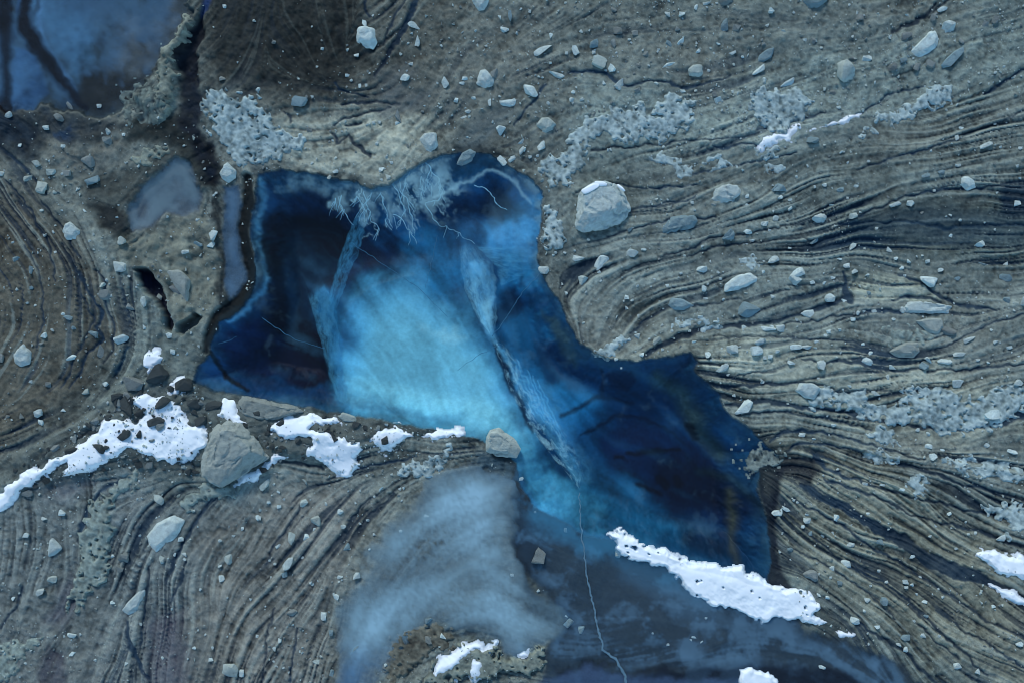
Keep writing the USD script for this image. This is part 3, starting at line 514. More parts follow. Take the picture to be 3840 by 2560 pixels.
# ------------------------------------------------------------------ ground sheet out to the horizon, and the ice beds cut from it
j0, j1 = int((-22 - X0) / ST), int((2374 - X0) / ST); i0, i1 = int((-22 - Y0) / ST), int((1590 - Y0) / ST)
def axis(a, n0, n1, n):
    inner = np.arange(n0, n1 + 1)
    lo, hi = np.arange(0, n0, 3), np.arange(n1 + 3, n, 3)
    gro = np.cumsum(8 * 1.22 ** np.arange(46))
    idx = np.concatenate([lo, inner, hi]).astype(int)
    return np.concatenate([-gro[::-1] + lo[0], idx, hi[-1] + gro]), len(gro) + len(lo)
ax_, aj = axis(gx, j0, j1, NW); ay_, ai = axis(gy, i0, i1, NH)
GI, GJ = np.meshgrid(ay_, ax_, indexing='ij')
far = np.hypot(np.maximum(np.maximum(-GJ, GJ - NW + 1), 0), np.maximum(np.maximum(-GI, GI - NH + 1), 0))
def refl(v, n):
    v = np.abs(v) % (2 * (n - 1)); return np.where(v > n - 1, 2 * (n - 1) - v, v)
RI, RJ = np.rint(refl(GI, NH)).astype(int), np.rint(refl(GJ, NW)).astype(int)
gz = z[RI, RJ]; gz = gz * np.exp(-far / 4000.0)
vx_w = (X0 + GJ * ST - CX) * S; vy_w = (CY - Y0 - GI * ST) * S
V = np.stack([vx_w, vy_w, gz], -1).reshape(-1, 3); VC = col32[RI, RJ].reshape(-1, 3)
ni, nj = len(ay_), len(ax_)
q = (np.arange(ni - 1)[:, None] * nj + np.arange(nj - 1)[None, :])
quad = np.stack([q, q + nj, q + nj + 1, q + 1], -1).reshape(-1, 4)
fsd = lambda f: np.where(far > 0, 999.0, f[RI, RJ]).reshape(-1)[quad].mean(1)
ids = np.zeros(len(quad), int)
for k, f in enumerate((POOLSD, TLSD, WINSD, STRIPSD), 1):
    ids[(ids == 0) & (fsd(f) < 0)] = k
def cut(sel, flip=False):
    f = quad[sel]; u, inv = np.unique(f, return_inverse=True); f = inv.reshape(f.shape)
    return u, np.vstack([f[:, [0, 1, 2]], f[:, [0, 2, 3]]])
u, f = cut(ids == 0)
tag(obj('ground', (V[u], f), 'silt', smooth=True, col=VC[u]), kind='structure')
def sheet(sd, pad, zf, cf, df, step=2):
    """a sheet of ice over the raster where sd < pad"""
    a, b = np.nonzero(sd < pad); ia, ib, ja, jb = a.min(), a.max(), b.min(), b.max()
    ii, jj = np.arange(ia, ib + 1, step), np.arange(ja, jb + 1, step)
    I, J = np.meshgrid(ii, jj, indexing='ij')
    vv = np.stack([(X[I, J] - CX) * S, (CY - Y[I, J]) * S, zf[I, J]], -1).reshape(-1, 3)
    n = len(jj); qq = np.arange(len(ii) - 1)[:, None] * n + np.arange(n - 1)[None, :]
    qd = np.stack([qq, qq + n, qq + n + 1, qq + 1], -1).reshape(-1, 4)
    qd = qd[(sd[I, J].reshape(-1)[qd] < pad).all(1)]
    uu, inv = np.unique(qd, return_inverse=True); qd = inv.reshape(qd.shape)
    return (vv[uu], np.vstack([qd[:, [0, 1, 2]], qd[:, [0, 2, 3]]])), cf[I, J].reshape(-1, 3)[uu], np.clip(df[I, J].reshape(-1)[uu], 0, 1)
def flat(c): 
    a = np.empty((NH, NW, 3)); a[:] = alb(*c); return a
pool = thing('frozen_pool', 'large deep blue frozen melt pool with milky centre and white fracture lines', 'frozen pool')
u, f = cut(ids == 1); obj('pool_bed', (V[u], f), 'pool_ice_bed', pool, smooth=True, col=VC[u])
frostz = pmask([(800,420),(930,390),(1010,360),(1060,380),(1060,440),(1040,500),(960,480),(880,490),(820,460)], 34, 12)
pd = 0.42 * frostz * sm(-0.6, 1.4, fbm(16, 151, 4, 0.7)) + 0.20 * sm(30, 0, -POOLSD) * sm(-0.5, 1.5, wisp) * sm(700, 500, Y)
pd += 0.10 * pmask([(980,380),(1100,350),(1240,430),(1240,620),(1100,560)], 40) * sm(0, 2, cl_) * 0.4 + 0.02 * sm(0.8, 2, wisp)
pd += 0.35 * lmask([(1000,455),(1060,420),(1130,395),(1190,425),(1215,470)], [5,6,6,6,3], 5, 5) 
T = lambda c, r, pts: [({0: 0, 1: 588, 2: 1176, 3: 1739.5}[c] + .3516 * x, {0: 0, 1: 508.4, 2: 1016.8}[r] + .3516 * y) for x, y in pts]
TEND = [[(950,1120),(930,1220),(985,1330),(1010,1420),(1030,1540)], [(1100,1050),(1185,1180),(1200,1290),(1110,1330),(1160,1450),(1290,1510),(1420,1590)], [(1190,1170),(1210,1260),(1190,1330)],
        [(880,1190),(930,1280),(960,1360),(980,1400)], [(690,1240),(720,1340),(755,1450),(800,1480),(760,1570)], [(560,1270),(530,1330),(570,1370),(585,1400)], [(800,1260),(840,1380),(850,1480)],
        [(650,1280),(700,1360),(690,1450)], [(1000,1120),(960,1200),(940,1310),(970,1380)], [(1060,1140),(1080,1230),(1070,1300)], [(740,1270),(700,1330),(690,1400)], [(880,1400),(940,1420),(990,1490),(1010,1540)], [(1130,1100),(1110,1190),(1150,1280)], [(510,1300),(490,1350)]]
tr = random.Random(5); HAIR = []
for t_ in TEND:                                            # each tendril is a bundle of finer ones
    b_ = T(1, 0, t_)
    for k_ in range(2):
        ox, oy, sc = tr.uniform(-17, 17), tr.uniform(-14, 10), tr.uniform(0.5, 0.95)
        HAIR.append([(b_[0][0] + ox + (x - b_[0][0]) * sc + tr.uniform(-5, 5), b_[0][1] + oy + (y - b_[0][1]) * sc) for x, y in b_])
fr_ = np.zeros((NH, NW))
for k_, h_ in enumerate(HAIR): fr_ = np.maximum(fr_, lmask(h_, [4] + [1.4] * (len(h_) - 2) + [0.4], 2.6, 5, 6) * (0.3 + 0.4 * tr.random()))
for t_ in TEND: fr_ = np.maximum(fr_, 0.34 * lmask(T(1, 0, t_[:3]), [16, 10, 4][:min(3, len(t_))], 12, 6, 4))
pd = np.maximum(pd, fr_ * np.clip(0.9 + 0.25 * fn(5, 157), 0.3, 1.2))
pd = np.maximum(pd, 0.16 * pmask([(590,390),(720,395),(850,430),(880,470),(800,460),(700,430),(600,430)], 14) * sm(-1, 1.5, wisp))
m_, c_, d_ = sheet(POOLSD, 4, np.full((NH, NW), LEVEL) + 0.0006 * fn(60, 153), flat((136, 182, 216)), pd, 1)
obj('ice_sheet', m_, 'clear_ice', pool, smooth=True, col=c_, dens=d_)
tlp = thing('frozen_pool', 'bluish frozen pool over brown silt in the upper left corner', 'frozen pool')
u, f = cut(ids == 2); obj('pool_bed', (V[u], f), 'silt', tlp, smooth=True, col=VC[u])
zf = ndi.gaussian_filter(z, 10)
td = 0.16 * sm(0, -25, TLSD) * sm(-0.5, 1.8, fbm(40, 161, 5, 0.65)) * (1 - 0.9 * lmask([(5,-60),(12,60),(10,160),(20,240)], [14,26,18,18], 8, 3)) * (1 - lmask([(60,-60),(55,60),(80,110),(130,180),(195,240)], [22,34,28,20,12], 8, 3))
m_, c_, d_ = sheet(TLSD, 0, np.full((NH, NW), float(np.percentile(z[TLSD < -10], 80)) + 0.004), flat((86, 132, 186)), td)
obj('ice_sheet', m_, 'thin_ice', tlp, smooth=True, col=c_, dens=d_)
for k, s_, lb, dn, cc in ((3, WINSD, 'small grey-blue frozen puddle between silt ridges left of the blue pool', 0.62, (92, 116, 142)), (4, STRIPSD, 'narrow grey-blue strip of ice beside the brown channel', 0.5, (74, 104, 142))):
    t = thing('frozen_puddle', lb, 'frozen puddle')
    u, f = cut(ids == k); obj('puddle_bed', (V[u], f), 'silt', t, smooth=True, col=VC[u])
    m_, c_, d_ = sheet(s_, 0, zf + 0.010, flat(cc), dn * sm(0, -22, s_) * sm(-1.4, 1.4, fbm(26, 165 + k, 4)))
    obj('ice_sheet', m_, 'thin_ice', t, smooth=True, col=c_, dens=d_)
cdn = ((0.12 * sm(5, -8, CLOUDSD) + 0.88 * sm(0, -80, CLOUDSD))) * np.clip(0.66 + 0.22 * fbm(90, 171, 4, 0.5) + 0.12 * L4 + 0.05 * L3 + 0.07 * fn(2.4, 175), 0, 0.95)
cdn *= 1 - 0.6 * pmask([(850,1290),(980,1265),(1080,1270),(1130,1330),(1080,1370),(1000,1320),(880,1330)], 30, 10)
cdn *= 1 - 0.45 * lmask([(1010,1300),(1080,1275),(1140,1290),(1180,1330)], 16, 12, 8)
tone_c = flat((128, 166, 204)); blend(tone_c, alb(80, 120, 170), sm(1450, 1560, Y))
m_, c_, d_ = sheet(CLOUDSD, 10, zf + 0.008, tone_c, cdn)
tag(obj('milky_ice', m_, 'thin_ice', smooth=True, col=c_, dens=d_), 'cloudy pale grey sheet of ice over brown silt at bottom centre', 'ice sheet')
wv = fbm(34, 181, 5, 0.68)
sdn = sm(4, -30, SLATESD) * (0.08 + 0.36 * sm(0.2, 2.0, wv + 0.5 * L4) + 0.2 * sm(0.3, 2.0, L3 + wv))
sdn += 0.5 * pmask([(1780,1450),(1900,1480),(2000,1510),(2120,1580),(1980,1600),(1850,1530)], 30, 8) * sm(-1, 1, L3 + wv) + 0.35 * lmask([(1290,1490),(1400,1520),(1600,1500),(1760,1470)], [20,24,26,20], 20, 10) * sm(-1, 1, L2 + wv)
sdn += 0.45 * pmask([(1180,1200),(1215,1250),(1200,1320),(1185,1290)], 10, 8) * sm(-.5, 1, wv) + 0.25 * pmask([(1400,1280),(1560,1330),(1720,1430),(1560,1400),(1440,1340)], 20, 8)
edge_ = pmask([(1180,1080),(1260,1120),(1350,1180),(1460,1240),(1420,1310),(1300,1290),(1200,1210)], 55, 14)
sdn = sdn * 0.72 * (1 - 0.8 * pmask([(1290,1535),(1600,1520),(1900,1525),(2000,1590),(1900,1700),(1290,1700)], 14, 8)) + 0.55 * edge_ * sm(90, 0, POOLSD) * sm(-1.5, .8, wv)
sc_ = flat((78, 110, 148)); blend(sc_, alb(52, 108, 154), sm(100, 10, POOLSD))
sdn *= sm(-13, 4, POOLSD)
m_, c_, d_ = sheet(np.maximum(SLXSD, -14.0 - POOLSD), 3, np.where(POOLSD < 60, np.maximum(zf, -0.006), zf) + 0.006, sc_, sdn, 1)
tag(obj('slate_ice', m_, 'clear_ice', smooth=True, col=c_, dens=d_), 'dark slate grey sheet of thin ice below the long snow drift', 'ice sheet')

# ------------------------------------------------------------------ fractures and frost in the pool
def hz(x, y):
    return float(z[int(np.clip((y - Y0) / ST, 0, NH - 1)), int(np.clip((x - X0) / ST, 0, NW - 1))])
def W(x, y, zz): return ((x - CX) * S, (CY - y) * S, zz)
def resample(p, n):
    p = np.asarray(p, float); d = np.r_[0, np.cumsum(np.hypot(*np.diff(p, axis=0).T))]
    t = np.linspace(0, d[-1], n); return np.stack([np.interp(t, d, p[:, k]) for k in range(p.shape[1])], 1)
def veil(name, a, b, za, zb, mat, seed, parent=pool, edge=0.25, tip=0.0):
    """a fracture face between an upper edge a and a lower edge b"""
    n, mm = 70, 9; r = np.random.default_rng(seed)
    A, B = resample(a, n), resample(b, n)
    A += ndi.gaussian_filter1d(r.standard_normal((n, 2)), 1.2, axis=0) * 1.6; B += ndi.gaussian_filter1d(r.standard_normal((n, 2)), 1.5, axis=0) * 5
    vs, uv, dn = [], [], []
    for j in range(mm):
        t = j / (mm - 1)
        P = A * (1 - t) + B * t
        for i, (x, y) in enumerate(P):
            vs.append(W(x, y, max(za + (zb - za) * t, hz(x, y) + 0.004)))
            uv.append((t, i / (n - 1) * 1.0)); s = i / (n - 1)
            dn.append(min(1, 0.35 + t / 0.18) * (1 - tip + tip * s) * (1 - (1 - edge) * t ** 1.5) * min(1, s / 0.06, (1 - s) / 0.06))
    fs = [(j * n + i, j * n + i + 1, (j + 1) * n + i + 1, (j + 1) * n + i) for j in range(mm - 1) for i in range(n - 1)]
    path = numbered(str(parent.GetPath()), name)
    fs = np.array(fs); m = usdkit.mesh(stage, path, (np.array(vs), np.vstack([fs[:, [0, 1, 2]], fs[:, [0, 2, 3]]])), LOOK[mat], smooth=True, uv=np.array(uv))
    UsdGeom.PrimvarsAPI(m).CreatePrimvar('dens', Sdf.ValueTypeNames.FloatArray, 'vertex').Set(Vt.FloatArray(dn))
    return m.GetPrim()
veil('fracture', [(824,478),(800,530),(775,600),(757,668),(752,700)], [(842,490),(820,560),(798,620),(775,680),(764,712)], -0.02, -0.12, 'blue_fracture', 1, edge=0.7)
veil('fracture', [(702,675),(722,740),(740,810),(755,870),(780,935)], [(738,640),(758,700),(770,780),(782,860),(802,938)], -0.03, -0.10, 'blue_fracture', 2, edge=0.45)
veil('fracture', [(1054,560),(1058,620),(1072,680),(1100,735),(1126,772)], [(1092,556),(1128,596),(1142,640),(1140,710),(1132,772)], -0.02, -0.07, 'white_fracture', 3, edge=0.3, tip=0.75)
veil('fracture', [(1128,770),(1150,830),(1172,895),(1205,960),(1245,1020),(1300,1085),(1332,1128)], [(1136,765),(1188,826),(1226,890),(1276,960),(1318,1030),(1340,1090),(1336,1135)], -0.02, -0.08, 'dark_fracture', 4, edge=0.15)
veil('fracture', [(1160,850),(1200,920),(1240,980),(1290,1060),(1330,1120)], [(1260,870),(1320,940),(1330,1010),(1370,1070),(1380,1120)], -0.06, -0.16, 'blue_fracture', 5, edge=0.05)
veil('fracture', [(1090,560),(1140,610),(1150,660)], [(1235,560),(1230,620),(1180,640)], -0.05, -0.12, 'blue_fracture', 6, edge=0.1)
def ribbon(path, w0, w1, zz, seed, jit=3.0, n=None, follow=False):
    p = np.asarray(path, float); L = np.hypot(*np.diff(p, axis=0).T).sum(); n = n or max(6, int(L / 4))
    r = np.random.default_rng(seed); P = resample(p, n)
    P += np.cumsum(r.standard_normal((n, 2)), 0) * 0 + ndi.gaussian_filter1d(r.standard_normal((n, 2)), 0.9, axis=0) * jit
    T = np.gradient(P, axis=0); N = np.stack([-T[:, 1], T[:, 0]], 1) / np.maximum(np.hypot(*T.T), 1e-6)[:, None]
    w = np.linspace(w0, w1, n) * (0.6 + 0.8 * r.random(n)) / 2
    vs = []
    for i in range(n):
        zc = hz(*P[i]) + 0.012 if follow else zz
        for s_, dz in ((-1, 0), (0, 0.003), (1, 0)): vs.append(W(*(P[i] + s_ * N[i] * w[i]), zc + dz))
    fs = [(3 * i + k, 3 * i + k + 1, 3 * i + k + 4, 3 * i + k + 3) for i in range(n - 1) for k in (0, 1)]
    fs = np.array(fs); return trimesh.Trimesh(np.array(vs), np.vstack([fs[:, [0, 2, 1]], fs[:, [0, 3, 2]]]), process=False), P
for k, tpts in enumerate(TEND):
    parts = []; base = T(1, 0, tpts)
    base = [(x + 2, y) for x, y in base]; m, P = ribbon(base, 2.4, 0.9, LEVEL - 0.004, 300 + k, 3.2); parts.append(m)
    rr = random.Random(k)
    for b in range(5):
        i = rr.randrange(0, len(P) - 1); a = math.atan2(1, rr.uniform(-1, 1)); ln = rr.uniform(10, 34)
        parts.append(ribbon([P[i], P[i] + np.array([math.cos(a) * ln * .5, ln * .5]), P[i] + np.array([math.cos(a) * ln, ln])], 1.8, 0.6, LEVEL - 0.004, 400 + 10 * k + b, 2.5)[0])
    obj('frost_vein', trimesh.util.concatenate(parts), 'frost', pool, smooth=True)
obj('frost_vein', ribbon(T(1, 0, [(1420,1210),(1510,1235),(1560,1300),(1595,1355),(1645,1365)]), 2.4, 1.4, LEVEL - 0.003, 350, 2.6)[0], 'frost', pool, smooth=True)
for k, (p, w) in enumerate((([(1130,772),(1160,735),(1200,670),(1240,628)], 2.4), ([(600,730),(650,765),(690,785),(745,800)], 2.0), ([(1004,540),(992,600),(976,660)], 1.8), ([(810,560),(870,600),(960,660),(1030,730)], 1.6), ([(1150,790),(1100,815),(1050,850)], 1.6), ([(500,790),(540,775)], 2))):
    obj('hairline_crack', ribbon(p, w * 0.7, w * 0.4, LEVEL - 0.005, 360 + k, 1.3)[0], 'dim_frost', pool, smooth=True)
crk = ribbon([(1331,1128),(1334,1180),(1336,1235),(1345,1300),(1355,1350),(1366,1400),(1375,1450),(1385,1490),(1415,1515),(1432,1545),(1442,1600)], 1.6, 5.5, -0.001, 371, 2.6)[0]
crk.vertices[:, 2] = np.array([max(-0.012, hz(v[0] / S + CX, CY - v[1] / S) + 0.012) for v in crk.vertices])
tag(obj('ice_crack', crk, 'crack_frost', smooth=True), 'long pale crack running down through the dark slate ice', 'crack')

# ------------------------------------------------------------------ crusts of pale dried silt, and snow
GROUNDZ = z.copy()
def patch(name, poly, H, feather, rough, fsig, pore, cfun, mat, label, cat, seed, warp=6, fine=4, group=None, base=None):
    w = window(poly, 30)
    s = sdist(poly, X[w] + warp * WX[w] + fine * FX[w] * 1.2, Y[w] + warp * WY[w] + fine * FY[w] * 1.2)
    n1, n2 = NOI[fsig][w], NOI[2.6][w]
    t = np.clip(-s / feather, -2.2, 1); k_pit = seed == 56
    if mat == 'snow_grains':
        h = H * (t + rough * n1 * (1.0 - 0.6 * np.clip(t, 0, 1)))
        h = np.minimum(h, H * (0.6 + 0.4 * np.clip(t, -1, 1))) + 0.0004 * NOI[7.0][w] + 0.0010 * NOI[24.0][w] - H * 1.6 * (1.0 if k_pit else 0.0) * sm(2.4, 2.9, NOI[3.0][w] + 0.7 * NOI[24.0][w] + 0.5 * (1 - np.clip(t, -1, 1)) - 0.25)
        b = ndi.gaussian_filter(GROUNDZ[w], 5)
    else:
        h = H * (1.7 * sm(-0.45, 0.35, t + rough * (0.35 * n1 + 0.45 * NOI[5.0][w] + 0.5 * NOI[3.0][w])) - 0.7) - 0.002 + 0.0011 * n2 + 0.0006 * NOI[5.0][w] + 0.04 * H * n1
        if pore: h -= H * 1.3 * sm(pore, pore + 0.3, NOI[3.0][w] + 0.3 * NOI[12.0][w])
        b = ndi.gaussian_filter(GROUNDZ[w], 2)
    b = np.maximum(b, LEVEL) if base is None else np.full(h.shape, base)
    zz = b + h
    k = h > -0.003
    if mat == 'crust_dust':                       # keep the crust itself and its crumbs, not a second crust
        lb_, n_ = ndi.label(k)
        if n_ > 1:
            sz_ = np.bincount(lb_.ravel()); sz_[0] = 0; m_ = sz_.argmax()
            ok_ = (sz_ < 0.012 * sz_[m_]); ok_[m_] = True; ok_[0] = False; k = ok_[lb_]
    ni, nj = h.shape; qq = np.arange(ni - 1)[:, None] * nj + np.arange(nj - 1)[None, :]
    qd = np.stack([qq, qq + nj, qq + nj + 1, qq + 1], -1).reshape(-1, 4); qd = qd[k.reshape(-1)[qd].any(1)]
    if not len(qd): return
    zz = np.where(k, zz, b - 0.003)
    vv = np.stack([(X[w] - CX) * S, (CY - Y[w]) * S, zz], -1).reshape(-1, 3); cc = cfun(w, h).reshape(-1, 3)
    uu, inv = np.unique(qd, return_inverse=True); qd = inv.reshape(qd.shape)
    o = obj(name, (vv[uu], np.vstack([qd[:, [0, 1, 2]], qd[:, [0, 2, 3]]])), mat, smooth=True, col=np.clip(cc[uu], 0.01, 0.92))
    tag(o, label, cat, group)
    big = np.maximum(GROUNDZ[w], np.where(h > 0, zz, -9)); GROUNDZ[w] = big
NOI = {2.6: fn(2.2, 191), 3.0: fn(3.0, 190), 5.0: fn(4.2, 192), 7.0: fn(7, 193), 12.0: fbm(12, 194, 4, 0.65), 24.0: fbm(24, 198, 5, 0.6)}
def crust_col(c0, c1):
    a, b = alb(*c0), alb(*c1)
    def f(w, h):
        t = np.clip(0.7 + 0.14 * NOI[5.0][w] + 0.24 * NOI[2.6][w] + 0.12 * NOI[12.0][w], 0, 1.15)[..., None]
        return a * t + b * (1 - t)
    return f
PC, GC, TC = crust_col((142, 164, 186), (80, 98, 112)), crust_col((118, 126, 124), (78, 84, 84)), crust_col((112, 114, 104), (70, 74, 70))
CRUST = [
 ([(452,243),(470,230),(492,211),(513,207),(530,225),(565,222),(600,228),(612,260),(640,290),(676,310),(708,332),(690,345),(640,365),(588,373),(555,378),(535,355),(510,330),(495,300),(480,265),(455,258)], .014, PC, 'wide pale crumbly crust of silt above the pool at upper left'),
 ([(1250,430),(1236,400),(1260,370),(1300,358),(1310,312),(1335,290),(1390,260),(1420,243),(1480,250),(1490,265),(1510,250),(1540,222),(1595,220),(1598,240),(1580,270),(1575,295),(1540,302),(1500,312),(1450,316),(1400,308),(1352,312),(1352,330),(1338,370),(1320,400),(1290,416),(1268,432)], .013, PC, 'long pale pitted crust bending down to the upper right tip of the pool'),
 ([(1730,220),(1760,186),(1775,212),(1840,200),(1850,225),(1872,240),(1850,270),(1830,285),(1790,298),(1745,296),(1740,270),(1722,255)], .013, PC, 'pale pitted star shaped crust above the two small snow strips'),
 ([(1512,352),(1545,346),(1560,368),(1595,374),(1602,402),(1560,398),(1535,378)], .008, PC, 'pale crumbly crust left of the small snow strips and above the boulder'),
 ([(1618,368),(1680,368),(1690,380),(1640,388)], .007, PC, 'small pale sliver of crust beside a dark crease right of the boulder'),
 ([(1738,395),(1738,375),(1790,370),(1800,385),(1770,395)], .007, PC, 'pale ragged crust on the stripes well below the snow strips'),
 ([(2008,266),(2060,250),(2110,228),(2140,205),(2190,203),(2182,225),(2140,242),(2100,264),(2060,282),(2030,287)], .010, PC, 'elongated pale porous crust near the right edge at upper right'),
 ([(1972,300),(2010,292),(2040,285),(2068,288),(2040,308),(1990,310)], .008, PC, 'thin pale ragged crust just right of the snow strips'),
 ([(1736,338),(1790,325),(1805,340),(1760,352),(1738,362)], .008, PC, 'grey crust touching the lower side of the left snow strip'),
 ([(1238,478),(1268,496),(1292,535),(1298,566),(1262,578),(1240,572)], .012, PC, 'pale crumbly crust between the blue pool and the boulder'),
 ([(1374,800),(1400,780),(1430,764),(1441,770),(1422,790),(1402,818),(1385,808)], .009, PC, 'small bright crumbly crust on the right bank of the pool'),
 ([(1868,905),(1900,888),(1950,902),(1988,895),(1998,922),(2050,935),(2090,912),(2085,893),(2150,895),(2172,900),(2250,916),(2310,888),(2380,880),(2380,930),(2320,966),(2240,987),(2150,982),(2060,970),(2000,955),(1950,940),(1900,936),(1862,925)], .012, PC, 'long pale lumpy crust along the dark band at the right edge'),
 ([(1988,990),(2010,976),(2040,980),(2062,1010),(2068,1022),(2050,1027),(2010,1012)], .010, PC, 'pale clump of crust just below the long lumpy crust'),
 ([(1972,1050),(2000,1030),(2062,1062),(2050,1080),(2018,1082),(2008,1094),(1990,1065)], .010, PC, 'pale clump of crust where the lower right bands begin'),
 ([(2198,1045),(2260,1053),(2380,1075),(2380,1102),(2310,1094),(2250,1087),(2203,1062)], .009, PC, 'pale band of crust with drooping edge at the right edge'),
 ([(2263,1160),(2310,1158),(2380,1180),(2380,1224),(2320,1212),(2288,1192)], .010, PC, 'pale crust at the right edge above the snow capped bank'),
 ([(2093,1105),(2130,1088),(2127,1120),(2112,1142),(2096,1137)], .009, PC, 'small pale crust beside a dark band at lower right'),
 ([(232,1145),(262,1150),(264,1230),(252,1290),(242,1350),(205,1372),(162,1406),(178,1330),(184,1250),(206,1190)], .022, GC, 'tall grey slab of crusted silt in the lower left'),
 ([(248,1142),(290,1110),(332,1092),(322,1120),(272,1152)], .012, GC, 'grey ridge of crust leading up from the tall slab'),
 ([(428,1130),(470,1110),(560,1112),(584,1104),(540,1132),(480,1142),(440,1162),(424,1184)], .014, GC, 'grey crust curving under the large triangular boulder'),
 ([(-40,1540),(0,1500),(50,1468),(88,1452),(72,1492),(20,1562),(-40,1600)], .012, GC, 'grey crust in the lower left corner'),
 ([(402,75),(430,26),(447,34),(432,85),(402,130),(397,180),(392,256),(370,268),(363,240),(373,150),(380,100)], .016, TC, 'narrow tan ridge of silt between the corner pool and a dark gully'),
 ([(962,1560),(980,1540),(1010,1515),(1042,1500),(1060,1480),(1112,1484),(1130,1516),(1196,1512),(1240,1488),(1256,1520),(1232,1542),(1180,1542),(1130,1548),(1060,1558)], .022, TC, 'snow topped lump of pale silt at the bottom edge'),
 ([(950,1084),(960,1050),(985,1060),(1010,1040),(1030,1033),(1030,1062),(1006,1086),(960,1100)], .009, PC, 'lacy pale crust between the snow drops and the milky ice'),
 ([(905,1086),(918,1078),(925,1060),(938,1072),(930,1090)], .008, PC, 'tiny lacy crust left of the larger lacy crust'),
 ([(302,372),(340,350),(386,333),(392,345),(350,366),(330,388)], .010, TC, 'small tan crust on the ridge above the grey-blue puddle'),
 ([(885,1500),(905,1460),(950,1445),(1000,1442),(1030,1455),(1040,1480),(980,1500),(930,1540),(890,1580)], .010, crust_col((96, 90, 78), (58, 54, 48)), 'brown hump of silt breaking through the milky ice at the bottom'),
 ([(1545,730),(1590,722),(1660,735),(1740,722),(1740,735),(1640,748)], .004, PC, 'thin pale crust line under the blue wedge stone'),
 ([(2020,760),(2080,748),(2130,760),(2110,780),(2060,785),(2025,775)], .006, GC, 'grey crumbly silt under the triangular slab at right'),
 ([(1700,600),(1720,590),(1740,600),(1735,625),(1715,628)], .005, PC, 'pale flake of crust right of centre on the stripes'),
 ([(285,215),(330,190),(372,200),(385,260),(360,290),(300,300),(283,262)], .006, crust_col((88, 102, 110), (14, 26, 42)), 'speckled frosted crystals under the tan ridge in the upper left'),
 ([(1708,1060),(1750,1035),(1800,1042),(1810,1060),(1760,1078),(1712,1082)], .006, crust_col((104, 116, 124), (24, 34, 44)), 'speckled frosty patch at the right tip of the pool'),
 ([(1950,905),(1950,880),(1960,870)], .004, PC, '')]
for k, (p, H, cf, lb) in enumerate(CRUST):
    if lb: patch('silt_crust', p, H * 0.8, 12, 0.55, 12.0, 1.6 if cf is PC else 1.9, cf, 'crust_dust', lb, 'silt crust', k, 5, 4)
snowc = np.array([0.80, 0.86, 0.89])
def snow_col(w, h):
    t = np.clip(0.97 + 0.02 * NOI[7.0][w], 0, 1)[..., None]
    return snowc * t * (0.72 + 0.28 * sm(0.0, 0.007, h)[..., None])
